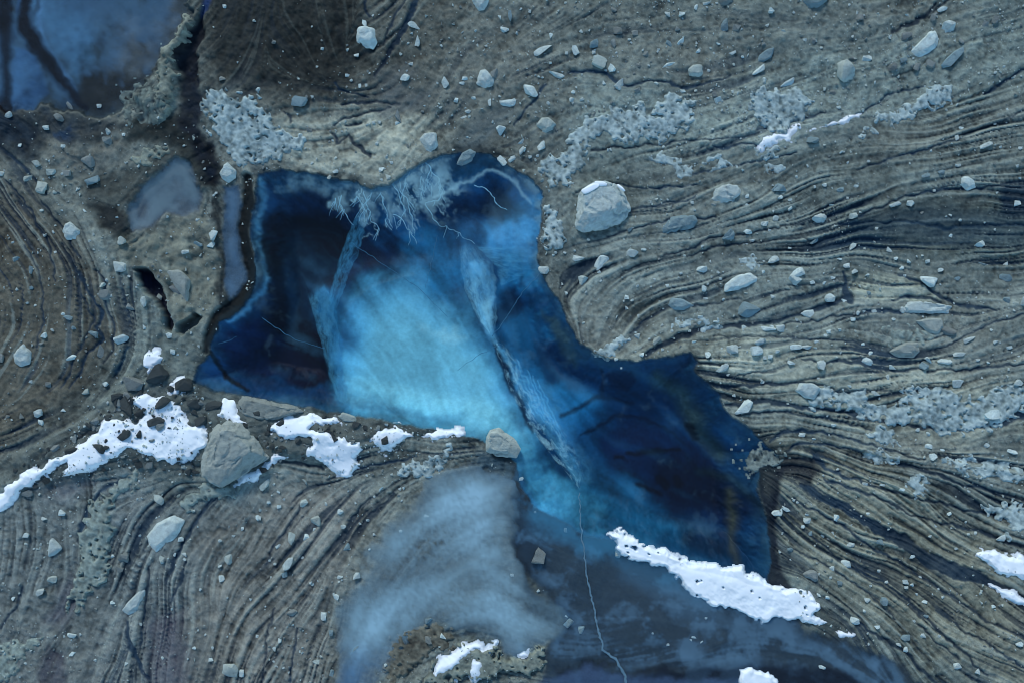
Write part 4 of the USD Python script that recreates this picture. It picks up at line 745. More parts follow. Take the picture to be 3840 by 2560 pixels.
SNOW = [
 ([(-60,1190),(0,1136),(60,1088),(110,1055),(150,1040),(200,1010),(235,975),(250,950),(290,955),(320,960),(335,942),(308,915),(340,912),(382,925),(400,940),(432,965),(470,988),(482,1000),(476,1034),(440,1052),(380,1058),(330,1052),(300,1040),(256,1050),(240,1066),(200,1082),(152,1090),(162,1058),(120,1082),(60,1122),(20,1164),(-60,1230)], .020, 'long white snow drift running from the left edge to the large triangular boulder'),
 ([(316,830),(325,816),(356,814),(367,830),(350,850),(362,860),(335,864),(325,850)], .014, 'small snow patch on rubble left of the pool'),
 ([(622,985),(650,964),(700,952),(770,952),(784,965),(722,984),(760,988),(790,1000),(822,1014),(834,1026),(815,1048),(832,1066),(800,1088),(768,1076),(738,1056),(698,1046),(722,1020),(700,1000),(660,1007),(636,1002)], .018, 'ragged snow patch below the left part of the pool, right of the boulder'),
 ([(866,992),(885,973),(930,985),(957,1000),(920,1016),(890,1028),(860,1018)], .013, 'small ragged snow patch on the lower bank between two others'),
 ([(967,1000),(1000,984),(1050,988),(1056,1000),(1020,1016),(985,1020)], .015, 'small oval snow patch left of the tan stone on the ice edge'),
 ([(530,1114),(580,1080),(620,1060),(650,1050),(602,1087),(560,1114)], .016, 'thin snow sliver under the right side of the triangular boulder'),
 ([(1388,1226),(1419,1230),(1443,1237),(1482,1254),(1542,1275),(1591,1294),(1651,1304),(1710,1304),(1739,1322),(1778,1340),(1810,1356),(1845,1357),(1864,1380),(1882,1386),(1886,1402),(1868,1408),(1893,1411),(1916,1426),(1887,1442),(1845,1427),(1792,1423),(1739,1423),(1686,1398),(1633,1384),(1573,1353),(1549,1332),(1528,1314),(1492,1300),(1450,1297),(1434,1281),(1420,1264),(1406,1256),(1413,1242)], .022, 'long white snow drift along the lower right edge of the blue pool'),
 ([(1908,1446),(1935,1438),(1952,1450),(1974,1456),(1960,1468),(1935,1464),(1918,1457)], .010, 'small scatter of snow beyond the lower end of the long drift'),
 ([(2236,1272),(2260,1256),(2380,1278),(2380,1330),(2300,1312),(2268,1292),(2236,1284)], .022, 'snow cap on the bank at the right edge'),
 ([(2256,1330),(2275,1328),(2380,1378),(2380,1402),(2300,1367)], .014, 'thin snow strip below the snow cap at the right edge'),
 ([(1743,322),(1770,305),(1800,299),(1834,295),(1816,313),(1780,326),(1746,340)], .010, 'left of the two narrow snow strips at upper right'),
 ([(1868,304),(1900,285),(1940,269),(1964,265),(1950,281),(1900,301)], .011, 'right of the two narrow snow strips at upper right'),
 ([(1700,1536),(1725,1528),(1762,1544),(1830,1590),(1800,1640),(1705,1620)], .020, 'rounded snow patch at the bottom edge right of centre'),
 ([(1036,1506),(1056,1482),(1090,1470),(1110,1488),(1126,1482),(1120,1500),(1098,1492),(1060,1506),(1030,1530),(1000,1540),(1010,1522)], .012, 'snow crest on top of the silt lump at the bottom edge'),
 ([(1092,1518),(1104,1516),(1114,1548),(1100,1552)], .010, 'small drip of snow on the face of the silt lump at the bottom edge'),
 ([(512,948),(528,918),(540,935),(548,965),(566,978),(545,975),(525,955)], .012, 'narrow snow filling between the flat rock and the triangular boulder'),
 ([(398,890),(425,868),(432,873),(412,888)], .010, 'tiny snow fleck on the rubble at the left tip of the pool'),
 ([(1195,1500),(1205,1485),(1215,1500)], .009, 'pointed snow fleck on the right end of the silt lump'),
]
for k, (p, H, lb) in enumerate(SNOW):
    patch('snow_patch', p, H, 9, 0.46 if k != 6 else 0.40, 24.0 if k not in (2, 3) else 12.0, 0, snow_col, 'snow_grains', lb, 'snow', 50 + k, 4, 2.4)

# ------------------------------------------------------------------ stones
def surf(x, y):
    return float(GROUNDZ[int(np.clip((y - Y0) / ST, 0, NH - 1)), int(np.clip((x - X0) / ST, 0, NW - 1))])
def rock_mesh(L, Wd, H, seed, n=15, rough=0.0):
    """an angular stone with base half buried at z = 0"""
    r = np.random.default_rng(seed)
    d = r.standard_normal((n, 3)); d /= np.linalg.norm(d, axis=1)[:, None]
    d = np.sign(d) * np.abs(d) ** 0.75
    d *= (0.86 + 0.2 * r.random((n, 1)))
    m = trimesh.convex.convex_hull(d)
    ext = m.vertices.max(0) - m.vertices.min(0); m.vertices = (m.vertices - (m.vertices.max(0) + m.vertices.min(0)) / 2) / ext
    if rough:
        for _ in range(2): m = m.subdivide()
        trimesh.smoothing.filter_laplacian(m, lamb=0.35, iterations=1)
        nn = m.vertex_normals
        m.vertices += nn * (r.standard_normal((len(m.vertices), 1)) * rough * 0.5)
    m.vertices *= (L, Wd, H)
    return m
def region(x, y):
    if x < 480 and y < 300: return 'broken ground beside the corner pool'
    if x < 310 and y < 900 and y > 0.9 * (x + 330): return 'striped slope at the left edge'
    if x < 600 and y < 900: return 'rubbly silt between left edge and pool'
    if y < 460 and x < 1080: return 'brown silt above the blue pool'
    if y < 230 and x < 1720: return 'gravelly silt along the top edge right of centre'
    if x > 1720 and y < 330: return 'grey gravelly silt in the upper right corner'
    if y < 640 and x < 1560: return 'silt around the boulder right of the pool'
    if x > 1200 and y < 640: return 'fine stripes near the right edge above the dark zone'
    if x > 1200 and y < 800: return 'striped silt right of the waist of the pool'
    if x > 1500 and y < 1040: return 'banded silt right of the pool tip'
    if x > 1690: return 'dark and tan bands of the lower right'
    if 740 < x < 1300 and y > 1130: return 'milky ice and silt at bottom centre'
    if x > 1150: return 'slate ice below the snow drift'
    if y < 1120: return 'snowy bank below the pool'
    return 'brown striped silt of the lower left'
TONE = {'w': 'pale', 'g': 'grey', 'b': 'blue-grey', 't': 'tan', 'd': 'dark', 'p': 'pale'}
count = [0]
def stone(x, y, L, Wd, ang, tone, label=None, lift=0.0, flat_=0.6, n=11, group=None, name=None):
    count[0] += 1; k = count[0]
    big = max(L, Wd)
    m = rock_mesh(L * S, Wd * S, min(L, Wd) * flat_ * S * 1.3, 1000 + k, n, 0.0 if big < 22 else 0.035)
    m.apply_transform(trimesh.transformations.rotation_matrix(-math.radians(ang), (0, 0, 1)))
    m.apply_translation(W(x, y, max(surf(x, y), LEVEL if POOL_IN(x, y) else -9) + 0.12 * min(L, Wd) * S + lift))
    nm = name or ('pebble' if big < 21 else 'stone')
    o = obj(nm, m, STONE_LOOK[tone], smooth=False if big < 22 else 28)
    if label: tag(o, label, 'stone')
    else:
        sz = 'tiny' if big < 10 else 'small' if big < 19 else 'medium'
        ra = big / max(min(L, Wd), 1e-6); sh = 'slender' if ra > 2 else 'oblong' if ra > 1.4 else 'chunky'
        d, px, py, nm2 = min((math.hypot(x - px, (y - py) * 1.1), px, py, n_) for px, py, n_ in MARKS)
        if d < 130:
            dx, dy = x - px, y - py
            where = ('right of' if dx > 0 else 'left of') if abs(dx) > 1.8 * abs(dy) else ('below' if dy > 0 else 'above') if abs(dy) > 1.8 * abs(dx) else ('below and ' if dy > 0 else 'above and ') + ('right of' if dx > 0 else 'left of')
            lb = f'{sz} {TONE[tone]} {sh} pebble {"close " if d < 45 else "just " if d < 80 else "somewhat "}{where} the {nm2}'
        else: lb = f'{sz} {TONE[tone]} {sh} pebble in the {region(x, y)}'
        LAB.setdefault(lb, []).append((o, nm, region(x, y)))
LAB = {}
MARKS = [(545,1040,'triangular boulder'),(620,938,'long flat rock'),(1385,475,'snow topped boulder'),(1155,1015,'tan ice edge stone'),(173,535,'stone atop the left slope'),(61,822,'lowest big left slope stone'),
 (845,95,'blocky double streak stone'),(1106,18,'wedge stone at top edge'),(985,330,'block above the pool top'),(1115,182,'angular stone near dark crease'),(1702,650,'half moon slab'),(1561,698,'blue wedge stone'),
 (2118,706,'long pale slab'),(2125,748,'triangular slab'),(2074,802,'ridged stone in the swirl'),(1852,896,'brick shaped stone'),(2120,103,'oblong stone at upper right'),(1866,10,'blue stone at top edge'),(382,1222,'oblong slab at lower left'),
 (312,1378,'slender stone at lower left'),(156,1242,'triangular stone at lower left'),(412,655,'pointed tan mound slab'),(265,680,'rounded stone by wavy streaks'),(1667,447,'pitted stone'),(1561,514,'long blue stone'),(1253,291,'tan stone by long crust'),
 (1654,20,'grey stone at top edge'),(1588,178,'tan stone on the crease'),(1927,1284,'rounded stone on lower bands'),(1846,1308,'grey stone by snow drift'),(527,400,'pale pool corner stone'),(1072,360,'frosted pool top stone'),
 (2214,424,'round dark zone rim stone'),(1790,315,'left snow strip'),(1915,283,'right snow strip'),(1798,248,'star shaped crust'),(1410,275,'long pitted crust'),(585,300,'wide crust at upper left'),(215,1270,'tall crusted slab'),
 (1130,1515,'silt lump at bottom edge'),(1560,1330,'long snow drift'),(2120,940,'long lumpy crust'),(2020,1060,'lower right crust clump'),(340,840,'small snow patch on rubble'),(120,1070,'left snow drift'),(760,1030,'ragged snow patch'),
 (1010,1000,'oval snow patch'),(400,150,'narrow tan ridge'),(400,440,'grey-blue puddle'),(1410,790,'bright crumbly crust'),(2300,1290,'snow cap at right edge'),(985,1065,'lacy crust')]
def POOL_IN(x, y): return POOLSD[int(np.clip((y - Y0) / ST, 0, NH - 1)), int(np.clip((x - X0) / ST, 0, NW - 1))] < 2
def poly_stone(poly, H, top, tone, label, seed, shift=(0, 0), tilt=(0, 0), rough=1.0, name='boulder', sink=0.25):
    """a boulder on its plan outline: a foot ring, a shoulder ring and a tilted top facet"""
    p = np.asarray(poly, float); c = p.mean(0); r = np.random.default_rng(seed)
    zb = min(surf(*q) for q in p) if not POOL_IN(*c) else LEVEL
    zb = max(zb, np.median([surf(*q) for q in p]) - 0.01)
    pts = []
    for q in p:
        pts.append(W(*(c + (q - c) * 0.96), zb - sink * H)); pts.append(W(*q, zb + H * (0.15 + 0.2 * r.random())))
        t = c + (q - c) * (top + 0.08 * (r.random() - .5)) + np.array(shift); e = (q - c) / np.abs(p - c).max()
        pts.append(W(*t, zb + H * (0.88 + tilt[0] * e[0] + tilt[1] * e[1] + 0.05 * r.random())))
    m = trimesh.convex.convex_hull(np.array(pts))
    while m.edges_unique_length.max() > 10 * S and len(m.faces) < 16000: m = m.subdivide()
    m.merge_vertices(); trimesh.smoothing.filter_laplacian(m, lamb=0.4, iterations=2)
    import meshkit
    q = m.vertices / S
    d = (meshkit.fbm(q / 30.0 + seed, 4, seed) - 0.5) * 9 + (meshkit.noise(q / 6.0, seed) - 0.5) * 2.6 - 5.0 * np.clip(0.06 - np.abs(meshkit.fbm(q / 34.0 + 3 * seed, 3, seed + 5) - 0.5), 0, 0.06) / 0.06
    m.vertices = m.vertices + m.vertex_normals * (d * S * rough)[:, None]
    STONES.append(m)
    tag(obj(name, m, STONE_LOOK[tone], smooth=65), label, 'boulder' if name == 'boulder' else 'stone')
STONES = []
PST = [
 ([(478,1030),(488,988),(508,966),(530,958),(560,968),(600,1012),(624,1048),(598,1062),(560,1085),(532,1108),(510,1120),(470,1092),(466,1060)], .105, .55, 'p', 'large triangular grey boulder at the end of the left snow drift', (8, -14), (.1, -.1), 1, 'boulder'),
 ([(538,925),(558,908),(620,918),(690,934),(702,945),(640,962),(590,965),(550,948)], .045, .72, 'p', 'long flat tan rock on the lower bank of the pool above the triangular boulder', (0, 2), (0, 0), .6, 'boulder'),
 ([(1324,490),(1330,440),(1370,416),(1420,424),(1440,455),(1447,485),(1430,512),(1395,527),(1340,537),(1317,527)], .10, .62, 'w', 'large rounded grey boulder with snow on its upper edge, right of the pool', (-6, -18), (.05, .05), 1, 'boulder'),
 ([(1116,1005),(1124,986),(1146,980),(1182,1005),(1197,1030),(1186,1050),(1140,1046),(1117,1036)], .055, .62, 't', 'tan angular stone standing on the milky ice edge below the pool', (-6, -4), (0, -.1), .5, 'stone'),
 ([(774,952),(790,944),(820,954),(826,968),(792,967)], .025, .7, 't', 'small tan rock poking out above the ragged snow patch', (0, 0), (0, 0), .4, 'stone'),
 (T(0,1,[(435,75),(455,25),(490,8),(565,70),(530,130),(460,136)]), .03, .6, 'w', 'pale angular stone at the top of the striped slope on the left', (0, -3), (0, 0), .4, 'stone'),
 (T(0,1,[(118,870),(150,820),(180,800),(230,850),(222,930),(165,950),(125,920)]), .03, .6, 'w', 'largest pale stone low on the striped slope at the left edge', (0, -3), (0, 0), .5, 'stone'),
 (T(1,0,[(652,250),(670,195),(720,180),(790,205),(802,290),(770,335),(720,325),(665,290)]), .045, .6, 'w', 'pale blocky stone beside the dark double streak near the top', (0, -5), (0, 0), .4, 'stone'),
 (T(1,0,[(1412,40),(1430,5),(1520,5),(1528,45),(1495,110),(1465,122),(1430,80)]), .035, .6, 'w', 'pale wedge shaped stone at the top edge', (0, -3), (0, 0), .4, 'stone'),
 (T(1,0,[(1070,920),(1100,880),(1180,870),(1196,960),(1150,1010),(1110,990)]), .04, .6, 'w', 'pale bluish block on the silt just above the top of the pool', (2, -6), (0, 0), .4, 'stone'),
 (T(1,0,[(1440,560),(1465,470),(1500,460),(1560,520),(1555,570),(1500,590)]), .035, .55, 'w', 'pale angular stone above and left of the dark winding crease', (0, -3), (0, 0), .4, 'stone'),
 (T(2,1,[(1380,465),(1385,415),(1460,355),(1550,335),(1608,370),(1590,400),(1480,450)]), .03, .7, 'w', 'pale half moon slab right of the pool waist', (0, -2), (0, 0), .3, 'stone'),
 (T(2,1,[(1012,545),(1035,500),(1100,505),(1188,550),(1120,585),(1050,580)]), .03, .6, 'b', 'blue-grey wedge stone at the end of a dark crease', (0, -2), (0, 0), .3, 'stone'),
 (T(3,1,[(905,570),(960,530),(1060,525),(1200,540),(1265,555),(1245,605),(1100,600),(940,598)]), .028, .7, 'w', 'long pale slab at right with dark shadowed side', (0, -2), (0, 0), .7, 'stone'),
 (T(3,1,[(1005,650),(1090,632),(1182,632),(1192,690),(1155,750),(1095,732)]), .03, .7, 'p', 'pale triangular slab just below the long slab at right', (0, -2), (0, 0), .3, 'stone'),
 (T(3,1,[(840,850),(900,810),(960,785),(1030,790),(1045,850),(1000,890),(900,890)]), .04, .55, 'p', 'grey ridged stone in the eye of the swirling bands at right', (-2, -4), (0, 0), .4, 'stone'),
 (T(3,1,[(232,1100),(265,1048),(350,1052),(405,1085),(360,1158),(300,1150)]), .035, .7, 'w', 'pale brick shaped stone at the left end of the long lumpy crust', (0, -3), (0, 0), .3, 'stone'),
 (T(3,0,[(985,345),(1020,310),(1110,215),(1150,205),(1178,260),(1160,320),(1060,385),(1000,375)]), .035, .65, 'w', 'largest pale oblong stone in the upper right corner', (0, -4), (0, 0), .4, 'stone'),
 (T(3,0,[(280,20),(330,-10),(450,-10),(440,25),(380,70),(320,70)]), .035, .65, 'b', 'blue-grey stone cut by the top edge at right', (0, -3), (0, 0), .3, 'stone'),
 (T(0,2,[(962,605),(1040,512),(1150,462),(1222,495),(1190,580),(1110,660),(1035,708),(985,665)]), .04, .68, 'w', 'pale oblong slab in the lower left brown stripes', (-3, -4), (0, 0), .4, 'stone'),
 (T(0,2,[(812,1080),(850,1030),(940,935),(970,945),(965,1010),(920,1080),(860,1115)]), .028, .6, 'w', 'pale slender stone below the oblong slab at lower left', (0, -3), (0, 0), .3, 'stone'),
 (T(0,2,[(395,705),(402,600),(425,578),(492,650),(440,695)]), .025, .6, 'w', 'pale triangular stone left of the tall crusted slab', (0, -2), (0, 0), .3, 'stone'),
 (T(0,1,[(1085,320),(1190,318),(1255,385),(1240,530),(1225,525),(1165,440)]), .035, .55, 'p', 'pointed grey slab on the tan mound left of the channel', (5, -8), (.3, 0), .4, 'stone'),
 (T(0,1,[(700,500),(720,450),(790,445),(805,490),(780,528),(730,532)]), .028, .65, 'g', 'rounded grey stone beside the wavy streaks at left', (0, -2), (0, 0), .3, 'stone'),
 (T(2,0,[(1290,1305),(1320,1240),(1400,1205),(1480,1210),(1495,1290),(1440,1325),(1350,1340)]), .035, .65, 'w', 'pale roughly pitted stone right of the snow topped boulder', (0, -3), (0, 0), 1.0, 'stone'),
 (T(2,0,[(968,1500),(1040,1420),(1190,1400),(1215,1445),(1190,1490),(1060,1520),(990,1540)]), .035, .6, 'b', 'long blue-grey stone with pale rim below the pitted stone', (0, -3), (0, 0), .7, 'stone'),
 (T(2,0,[(155,825),(190,778),(240,775),(288,820),(270,860),(215,882)]), .035, .6, 't', 'tan angular stone left of the long pitted crust', (0, -3), (0, 0), .3, 'stone'),
 (T(2,0,[(1310,60),(1330,20),(1380,10),(1415,55),(1380,90),(1330,95)]), .03, .6, 'g', 'grey stone at the top edge above a blue-grey upright chip', (0, -2), (0, 0), .3, 'stone'),
 (T(2,0,[(1118,500),(1150,460),(1215,465),(1222,530),(1190,552),(1125,540)]), .03, .65, 't', 'tan rounded stone sitting on the dark winding crease', (0, -2), (0, 0), .3, 'stone'),
 (T(3,2,[(498,745),(520,725),(560,740),(572,780),(550,798),(510,785)]), .02, .6, 'w', 'pale rounded stone midway along the lower right bands', (0, -2), (0, 0), .3, 'stone'),
 (T(3,2,[(250,820),(300,795),(345,800),(355,860),(335,872),(270,845)]), .025, .6, 'g', 'grey stone near the right side of the long snow drift', (0, -2), (0, 0), .4, 'stone'),
 (T(0,0,[(1442,1140),(1470,1080),(1500,1065),(1555,1120),(1550,1170),(1500,1205),(1460,1180)]), .035, .6, 'w', 'pale stone at the upper left tip of the pool under the wide crust', (0, -3), (0, 0), .3, 'stone'),
 (T(1,0,[(1310,1080),(1340,1010),(1400,975),(1440,1000),(1410,1060),(1350,1090)]), .022, .6, 'b', 'frosted blue-grey stone frozen into the top edge of the pool', (0, -2), (0, 0), .3, 'stone'),
 (T(2,0,[(1590,420),(1605,370),(1660,330),(1705,320),(1690,385),(1640,415)]), .014, .75, 'b', 'flat blue-grey flake left of the upper right gravel', (0, 0), (0, 0), .2, 'stone'),
 (T(3,0,[(1300,1215),(1305,1170),(1345,1155),(1400,1190),(1405,1235),(1350,1258)]), .03, .6, 'w', 'pale rounded stone on the upper rim of the dark zone at right', (0, -2), (0, 0), .3, 'stone'),
]
for k, a in enumerate(PST):
    p, H, tp, tn, lb, sh, tl_, ro, nm = a; poly_stone(p, H, tp, tn, lb, 500 + k, sh, tl_, ro, nm)
# snow resting on the boulder
parts = []
for k, (x, y, a, b, g) in enumerate([(1354, 438, 46, 15, -28), (1376, 428, 30, 11, 6), (1424, 436, 24, 7, 40)]):
    m = rock_mesh(a * S, b * S, 7 * S, 9100 + k, 40); m.apply_transform(trimesh.transformations.rotation_matrix(-math.radians(g), (0, 0, 1)))
    bx, by, _ = W(x, y, 0); v = STONES[2].vertices; near = np.hypot(v[:, 0] - bx, v[:, 1] - by) < 12 * S
    m.apply_translation((bx, by, v[near][:, 2].max() - 0.001)); parts.append(m)
for k, m in enumerate(parts):
    lb = ['snow strip on the upper left shoulder of the large rounded boulder', 'snow fleck on top edge of the large rounded boulder', 'narrow snow fleck on the right shoulder of the large rounded boulder'][k]
    tag(obj('snow_patch', m, 'snow_grains', smooth=True, col=np.tile(snowc, (len(m.vertices), 1))), lb, 'snow')
SB = {
 (0,0): 'w705,860,50,40,50 b610,1180,90,55,-10 t285,1230,80,85,0 t245,1075,60,45,0 t340,1130,70,40,0 g440,1135,60,40,0 t190,1170,60,35,-10 g590,1050,90,70,40 w55,755,60,35,-40 w130,950,25,25,0 g390,770,70,40,45 g1465,520,45,35,0 w1475,55,25,25,0 w640,690,30,25,0 t370,1260,30,25,0 w15,1140,50,30,0 w300,835,40,30,0 g700,925,70,50,0 w815,885,25,20,0 w420,960,30,20,0 w515,1240,30,25,0 w1670,145,22,20,0 w565,1380,25,20,0 w285,1380,25,20,0 g445,690,60,30,60',
 (1,0): 'w710,150,30,70,0 w1035,180,80,45,45 w1050,270,70,40,80 w1625,190,55,40,0 b1660,105,70,25,85 b290,670,100,70,0 w975,510,60,45,-60 w1235,540,75,45,80 w1645,670,110,55,-5 w1600,855,65,70,0 g925,760,90,35,80 w1010,415,30,25,0 w655,360,35,25,0 w600,495,35,20,0 w625,530,20,20,0 w520,1120,35,30,0 w820,1110,35,32,0 t860,1160,40,30,20 w1605,1050,70,40,50 w1675,1035,60,40,-60 w1735,985,60,30,-60 t480,1160,30,28,0 g350,850,35,35,0 w1385,730,40,25,-20 w1355,765,40,20,-20 w885,1065,25,22,0 w925,805,30,25,0 w370,640,22,20,0 w435,322,22,20,0 w1305,655,30,30,0 w1525,670,20,45,0 w770,805,22,22,0 w805,800,25,22,0 w790,940,24,22,0 w1420,640,28,20,0 w1435,205,22,18,0 w1590,115,22,30,0 g125,285,30,22,0 g1210,300,20,20,0 w1365,515,40,25,0 w1345,545,40,22,0 g1560,480,50,60,30 w720,560,18,20,0 w680,565,18,28,0',
 (2,0): 'w1690,78,38,38,0 w205,330,130,45,-20 w415,330,65,45,80 b540,285,80,55,-60 g660,290,60,35,80 t570,410,90,80,15 w650,450,55,45,60 w1105,275,75,35,-50 b1020,290,55,35,60 w1040,425,140,28,-12 w285,495,110,40,15 w120,595,100,70,60 w705,555,80,50,-50 g810,598,45,40,0 w1605,465,100,35,-30 b1385,165,85,50,90 g1465,190,55,50,0 w195,960,75,45,-50 w65,930,50,30,-50 w70,975,40,30,0 w390,658,38,35,0 g820,435,40,25,0 g690,200,60,55,0 g800,220,40,40,0 g1320,625,40,35,0 w1345,655,50,30,-20 b1410,1530,60,70,0 w1540,1515,45,30,0 w1645,1465,45,25,0 w1720,1430,40,30,0 b770,1500,40,22,-45 w1275,20,60,25,-25 w1215,335,35,30,0 b1720,1230,60,50,0 w535,345,25,25,0 w1440,350,50,20,-20 w1440,605,25,20,0 w1110,600,45,20,0 w115,75,22,22,0 w450,205,25,22,0 w355,350,20,20,0 w235,675,25,22,0 w400,605,30,22,0 w455,655,30,25,0 g1080,190,35,30,0 w1200,50,20,40,10 g665,65,40,30,0 w1015,95,35,35,0 w1110,95,40,30,0 w940,550,28,20,0 w600,545,25,25,0 w440,1340,22,20,0 g1315,1340,35,22,0 w1175,1325,22,22,0 w1530,1285,35,25,-20 w1525,1345,30,25,0 w0,660,45,40,0 w5,1030,40,30,0 w120,1025,25,22,0 g870,360,40,30,0 w1345,290,30,15,0 w250,235,35,25,-50 w1510,370,28,22,0',
 (3,0): 'w85,75,35,35,0 b1275,385,180,60,-40 w1250,178,85,75,0 w1215,55,80,30,-20 g970,240,75,45,-15 t575,470,140,110,80 w715,385,75,40,-10 b350,915,80,55,-10 b140,1230,85,60,-10 w1480,955,85,30,-25 w890,1340,75,25,-15 w985,1335,50,40,30 t617,1415,60,35,-15 b1085,1155,55,25,-15 b1190,1130,45,25,-15 w1300,1085,35,20,0 w1295,905,25,38,0 b535,1240,45,30,0 w640,1220,35,20,0 b485,1350,35,30,0 w400,1430,90,70,0 w115,1425,35,32,0 w45,1465,45,30,0 w1330,840,35,20,0 w1695,1330,45,40,0 w210,1365,30,28,0 w200,550,100,40,-35 g1150,115,40,50,0 g360,270,30,40,0 w165,210,28,22,0 w60,170,24,22,0 w235,85,22,20,0 g1130,420,65,50,20 b950,400,55,35,0 g40,290,25,22,0 w305,268,25,22,0 g490,605,40,30,0 w530,705,25,20,0 g620,380,50,25,10 g880,440,60,50,0 g1040,440,40,50,30 w725,1055,22,15,0 w550,995,35,16,-15 w1130,990,22,20,0 w1550,810,20,20,0 w1300,690,20,20,0 w140,1290,35,28,0 w255,1155,22,18,0 w210,1310,30,20,0 w585,1295,20,20,0 w1145,1250,20,18,0 w770,1495,22,18,0 b1250,1410,22,18,0 w1320,1440,20,18,0 w1255,1545,24,20,0 w435,1210,30,25,0 g660,120,50,45,0 g1545,135,40,50,0 g1330,270,40,40,0 g1480,160,40,40,0 w1685,1090,24,22,0 w1715,970,30,22,0',
 (0,1): 't805,130,65,55,10 w1400,95,65,70,0 b120,250,55,35,0 b215,320,25,50,0 b215,435,25,25,0 w940,525,45,75,10 g855,560,60,45,0 t685,418,35,30,0 w300,745,40,40,0 w470,885,70,35,-10 g665,850,45,85,10 w800,770,90,55,-15 b615,740,65,50,0 b460,630,60,30,10 b495,695,30,25,0 g280,800,35,20,0 t560,1110,45,40,0 w257,1250,55,60,0 w270,1310,40,38,0 w1110,745,40,35,0 w1135,850,30,35,0 t1015,495,35,45,20 g1140,450,85,35,45 w690,1060,40,30,0 w90,140,20,18,0 w375,205,20,18,0 w300,95,22,20,0 w605,135,22,18,0 g10,890,45,60,0 w1210,205,65,30,0 b1295,150,60,40,40 w795,300,80,70,0 w120,445,20,20,0 w240,550,22,18,0 w185,535,18,16,0 w355,710,22,20,0 g150,1265,30,35,0 g320,1065,40,40,0 w205,1045,25,22,0 g60,1275,30,28,0 w415,1230,35,22,0 w430,605,25,20,0 w1380,155,50,40,0 w945,690,20,30,0 d680,1480,85,65,0 d490,1500,95,60,-10 d615,1380,75,45,-20 d840,1390,90,45,-30 d1040,1300,120,50,-15 d930,1245,90,45,-30 d1280,1190,90,60,0 d1030,1010,150,110,-40 g870,1060,150,90,10 d1210,1060,120,90,10 d850,1200,130,100,30 d1080,1180,110,70,-20 d1420,1190,130,60,-25 d780,1150,90,60,0 d1320,1300,90,50,-20',
 (2,1): 'w575,270,120,65,-45 w430,235,80,45,-15 w785,210,75,50,20 w205,320,70,50,0 t465,390,65,70,0 w1245,310,70,45,10 b1410,90,75,60,0 w1540,70,55,35,-10 w1705,250,75,45,-15 w1255,440,30,45,0 b1545,590,120,100,30 w1440,835,75,60,0 w1595,845,80,60,0 b1620,790,70,30,-20 w1375,955,80,55,0 w820,750,40,38,0 t945,780,55,55,0 w1515,1210,130,75,-15 w750,495,30,28,0 w750,565,28,25,0 w785,515,22,18,0 w845,870,30,28,0 w680,900,25,22,0 w1230,625,35,20,0 w1245,165,20,20,0 w830,615,20,18,0 w1015,420,25,20,0 w1190,790,30,20,0 w1450,1135,22,20,0 w1385,510,22,18,0 w1270,505,35,15,0 w1640,330,25,22,0 w1365,375,22,18,0 w285,205,22,20,0 w345,205,20,18,0 w860,185,35,16,0 w1105,340,20,18,0 w930,380,18,18,0 w580,390,20,18,0 w355,470,25,22,0 w570,330,25,20,0 w980,675,20,16,0 w1110,685,24,18,0 w1160,715,22,16,0 w1045,715,20,18,0 w1335,655,40,16,0 w1525,690,40,25,0 w1700,490,25,20,0 w1690,690,40,25,0 w1280,870,40,40,0 w1400,930,28,24,0 w1415,1000,24,18,0 w1305,905,22,18,0 w1685,880,28,22,0 w1640,1050,25,20,0 w1500,1165,22,16,0 w1570,125,35,18,0 w1680,60,20,18,0',
 (3,1): 'w250,340,110,60,-15 w250,390,100,60,10 w470,500,65,55,0 w325,600,95,60,0 w1115,395,115,75,-5 g1240,715,110,60,15 w1300,1055,75,50,0 w720,915,80,45,30 w410,935,55,60,0 w775,1120,60,30,0 w1310,865,80,35,-15 w1375,775,85,35,-10 b1080,945,60,45,30 w1110,905,50,45,0 w1215,910,90,35,10 w1515,1255,100,60,0 w290,1395,55,30,0 w380,1425,35,25,0 w1665,1500,75,35,10 w1445,150,65,50,0 w615,165,55,35,-25 w860,185,45,35,0 w575,290,40,30,0 w630,330,40,35,0 w490,370,35,20,0 w355,400,35,25,0 w570,515,40,25,-20 b1470,285,65,30,0 w1620,280,30,28,0 b1300,375,40,25,0 b1615,370,80,50,0 b1615,520,45,45,0 w1725,520,50,60,0 w220,920,50,30,0 w455,720,30,25,0 w80,885,30,25,0 w1500,1460,40,30,0 w1120,1465,60,30,10 w755,590,30,25,0 w900,245,25,22,0 w985,260,30,25,0 w1100,265,30,25,0 w940,305,30,25,0 w1190,320,35,25,0 w1255,95,25,20,0 b375,130,65,25,-35 w770,50,20,18,0 w210,175,22,14,0 w530,250,35,14,0 w710,350,30,16,0 w960,355,20,16,0 b720,470,30,25,0 w95,490,22,18,0 w435,405,25,20,0 w530,710,25,20,0 w440,745,28,18,0 w145,700,60,45,0 w70,705,100,30,10 w385,785,35,20,0 w130,850,30,22,0 w45,890,25,22,0 w240,820,90,35,0 w320,820,70,30,5 w690,800,25,20,0 w740,860,30,25,0 w1515,710,22,20,0 w1545,790,35,25,0 w1640,825,40,22,-15 w1435,905,30,18,0 w1505,920,25,18,0 w880,950,40,28,0 w995,1095,50,30,0 w850,1015,22,35,0 w600,1075,25,16,0 w1700,1050,70,40,0 w880,640,25,20,0 w650,600,25,30,0 w690,590,22,20,0 w620,640,35,22,0 w1660,580,20,20,0 w1470,600,22,18,0 w1290,535,20,18,0 w15,785,70,40,-20 w400,1025,20,16,0 w205,1190,18,16,0 w500,1330,35,18,0 w1045,1360,28,22,0',
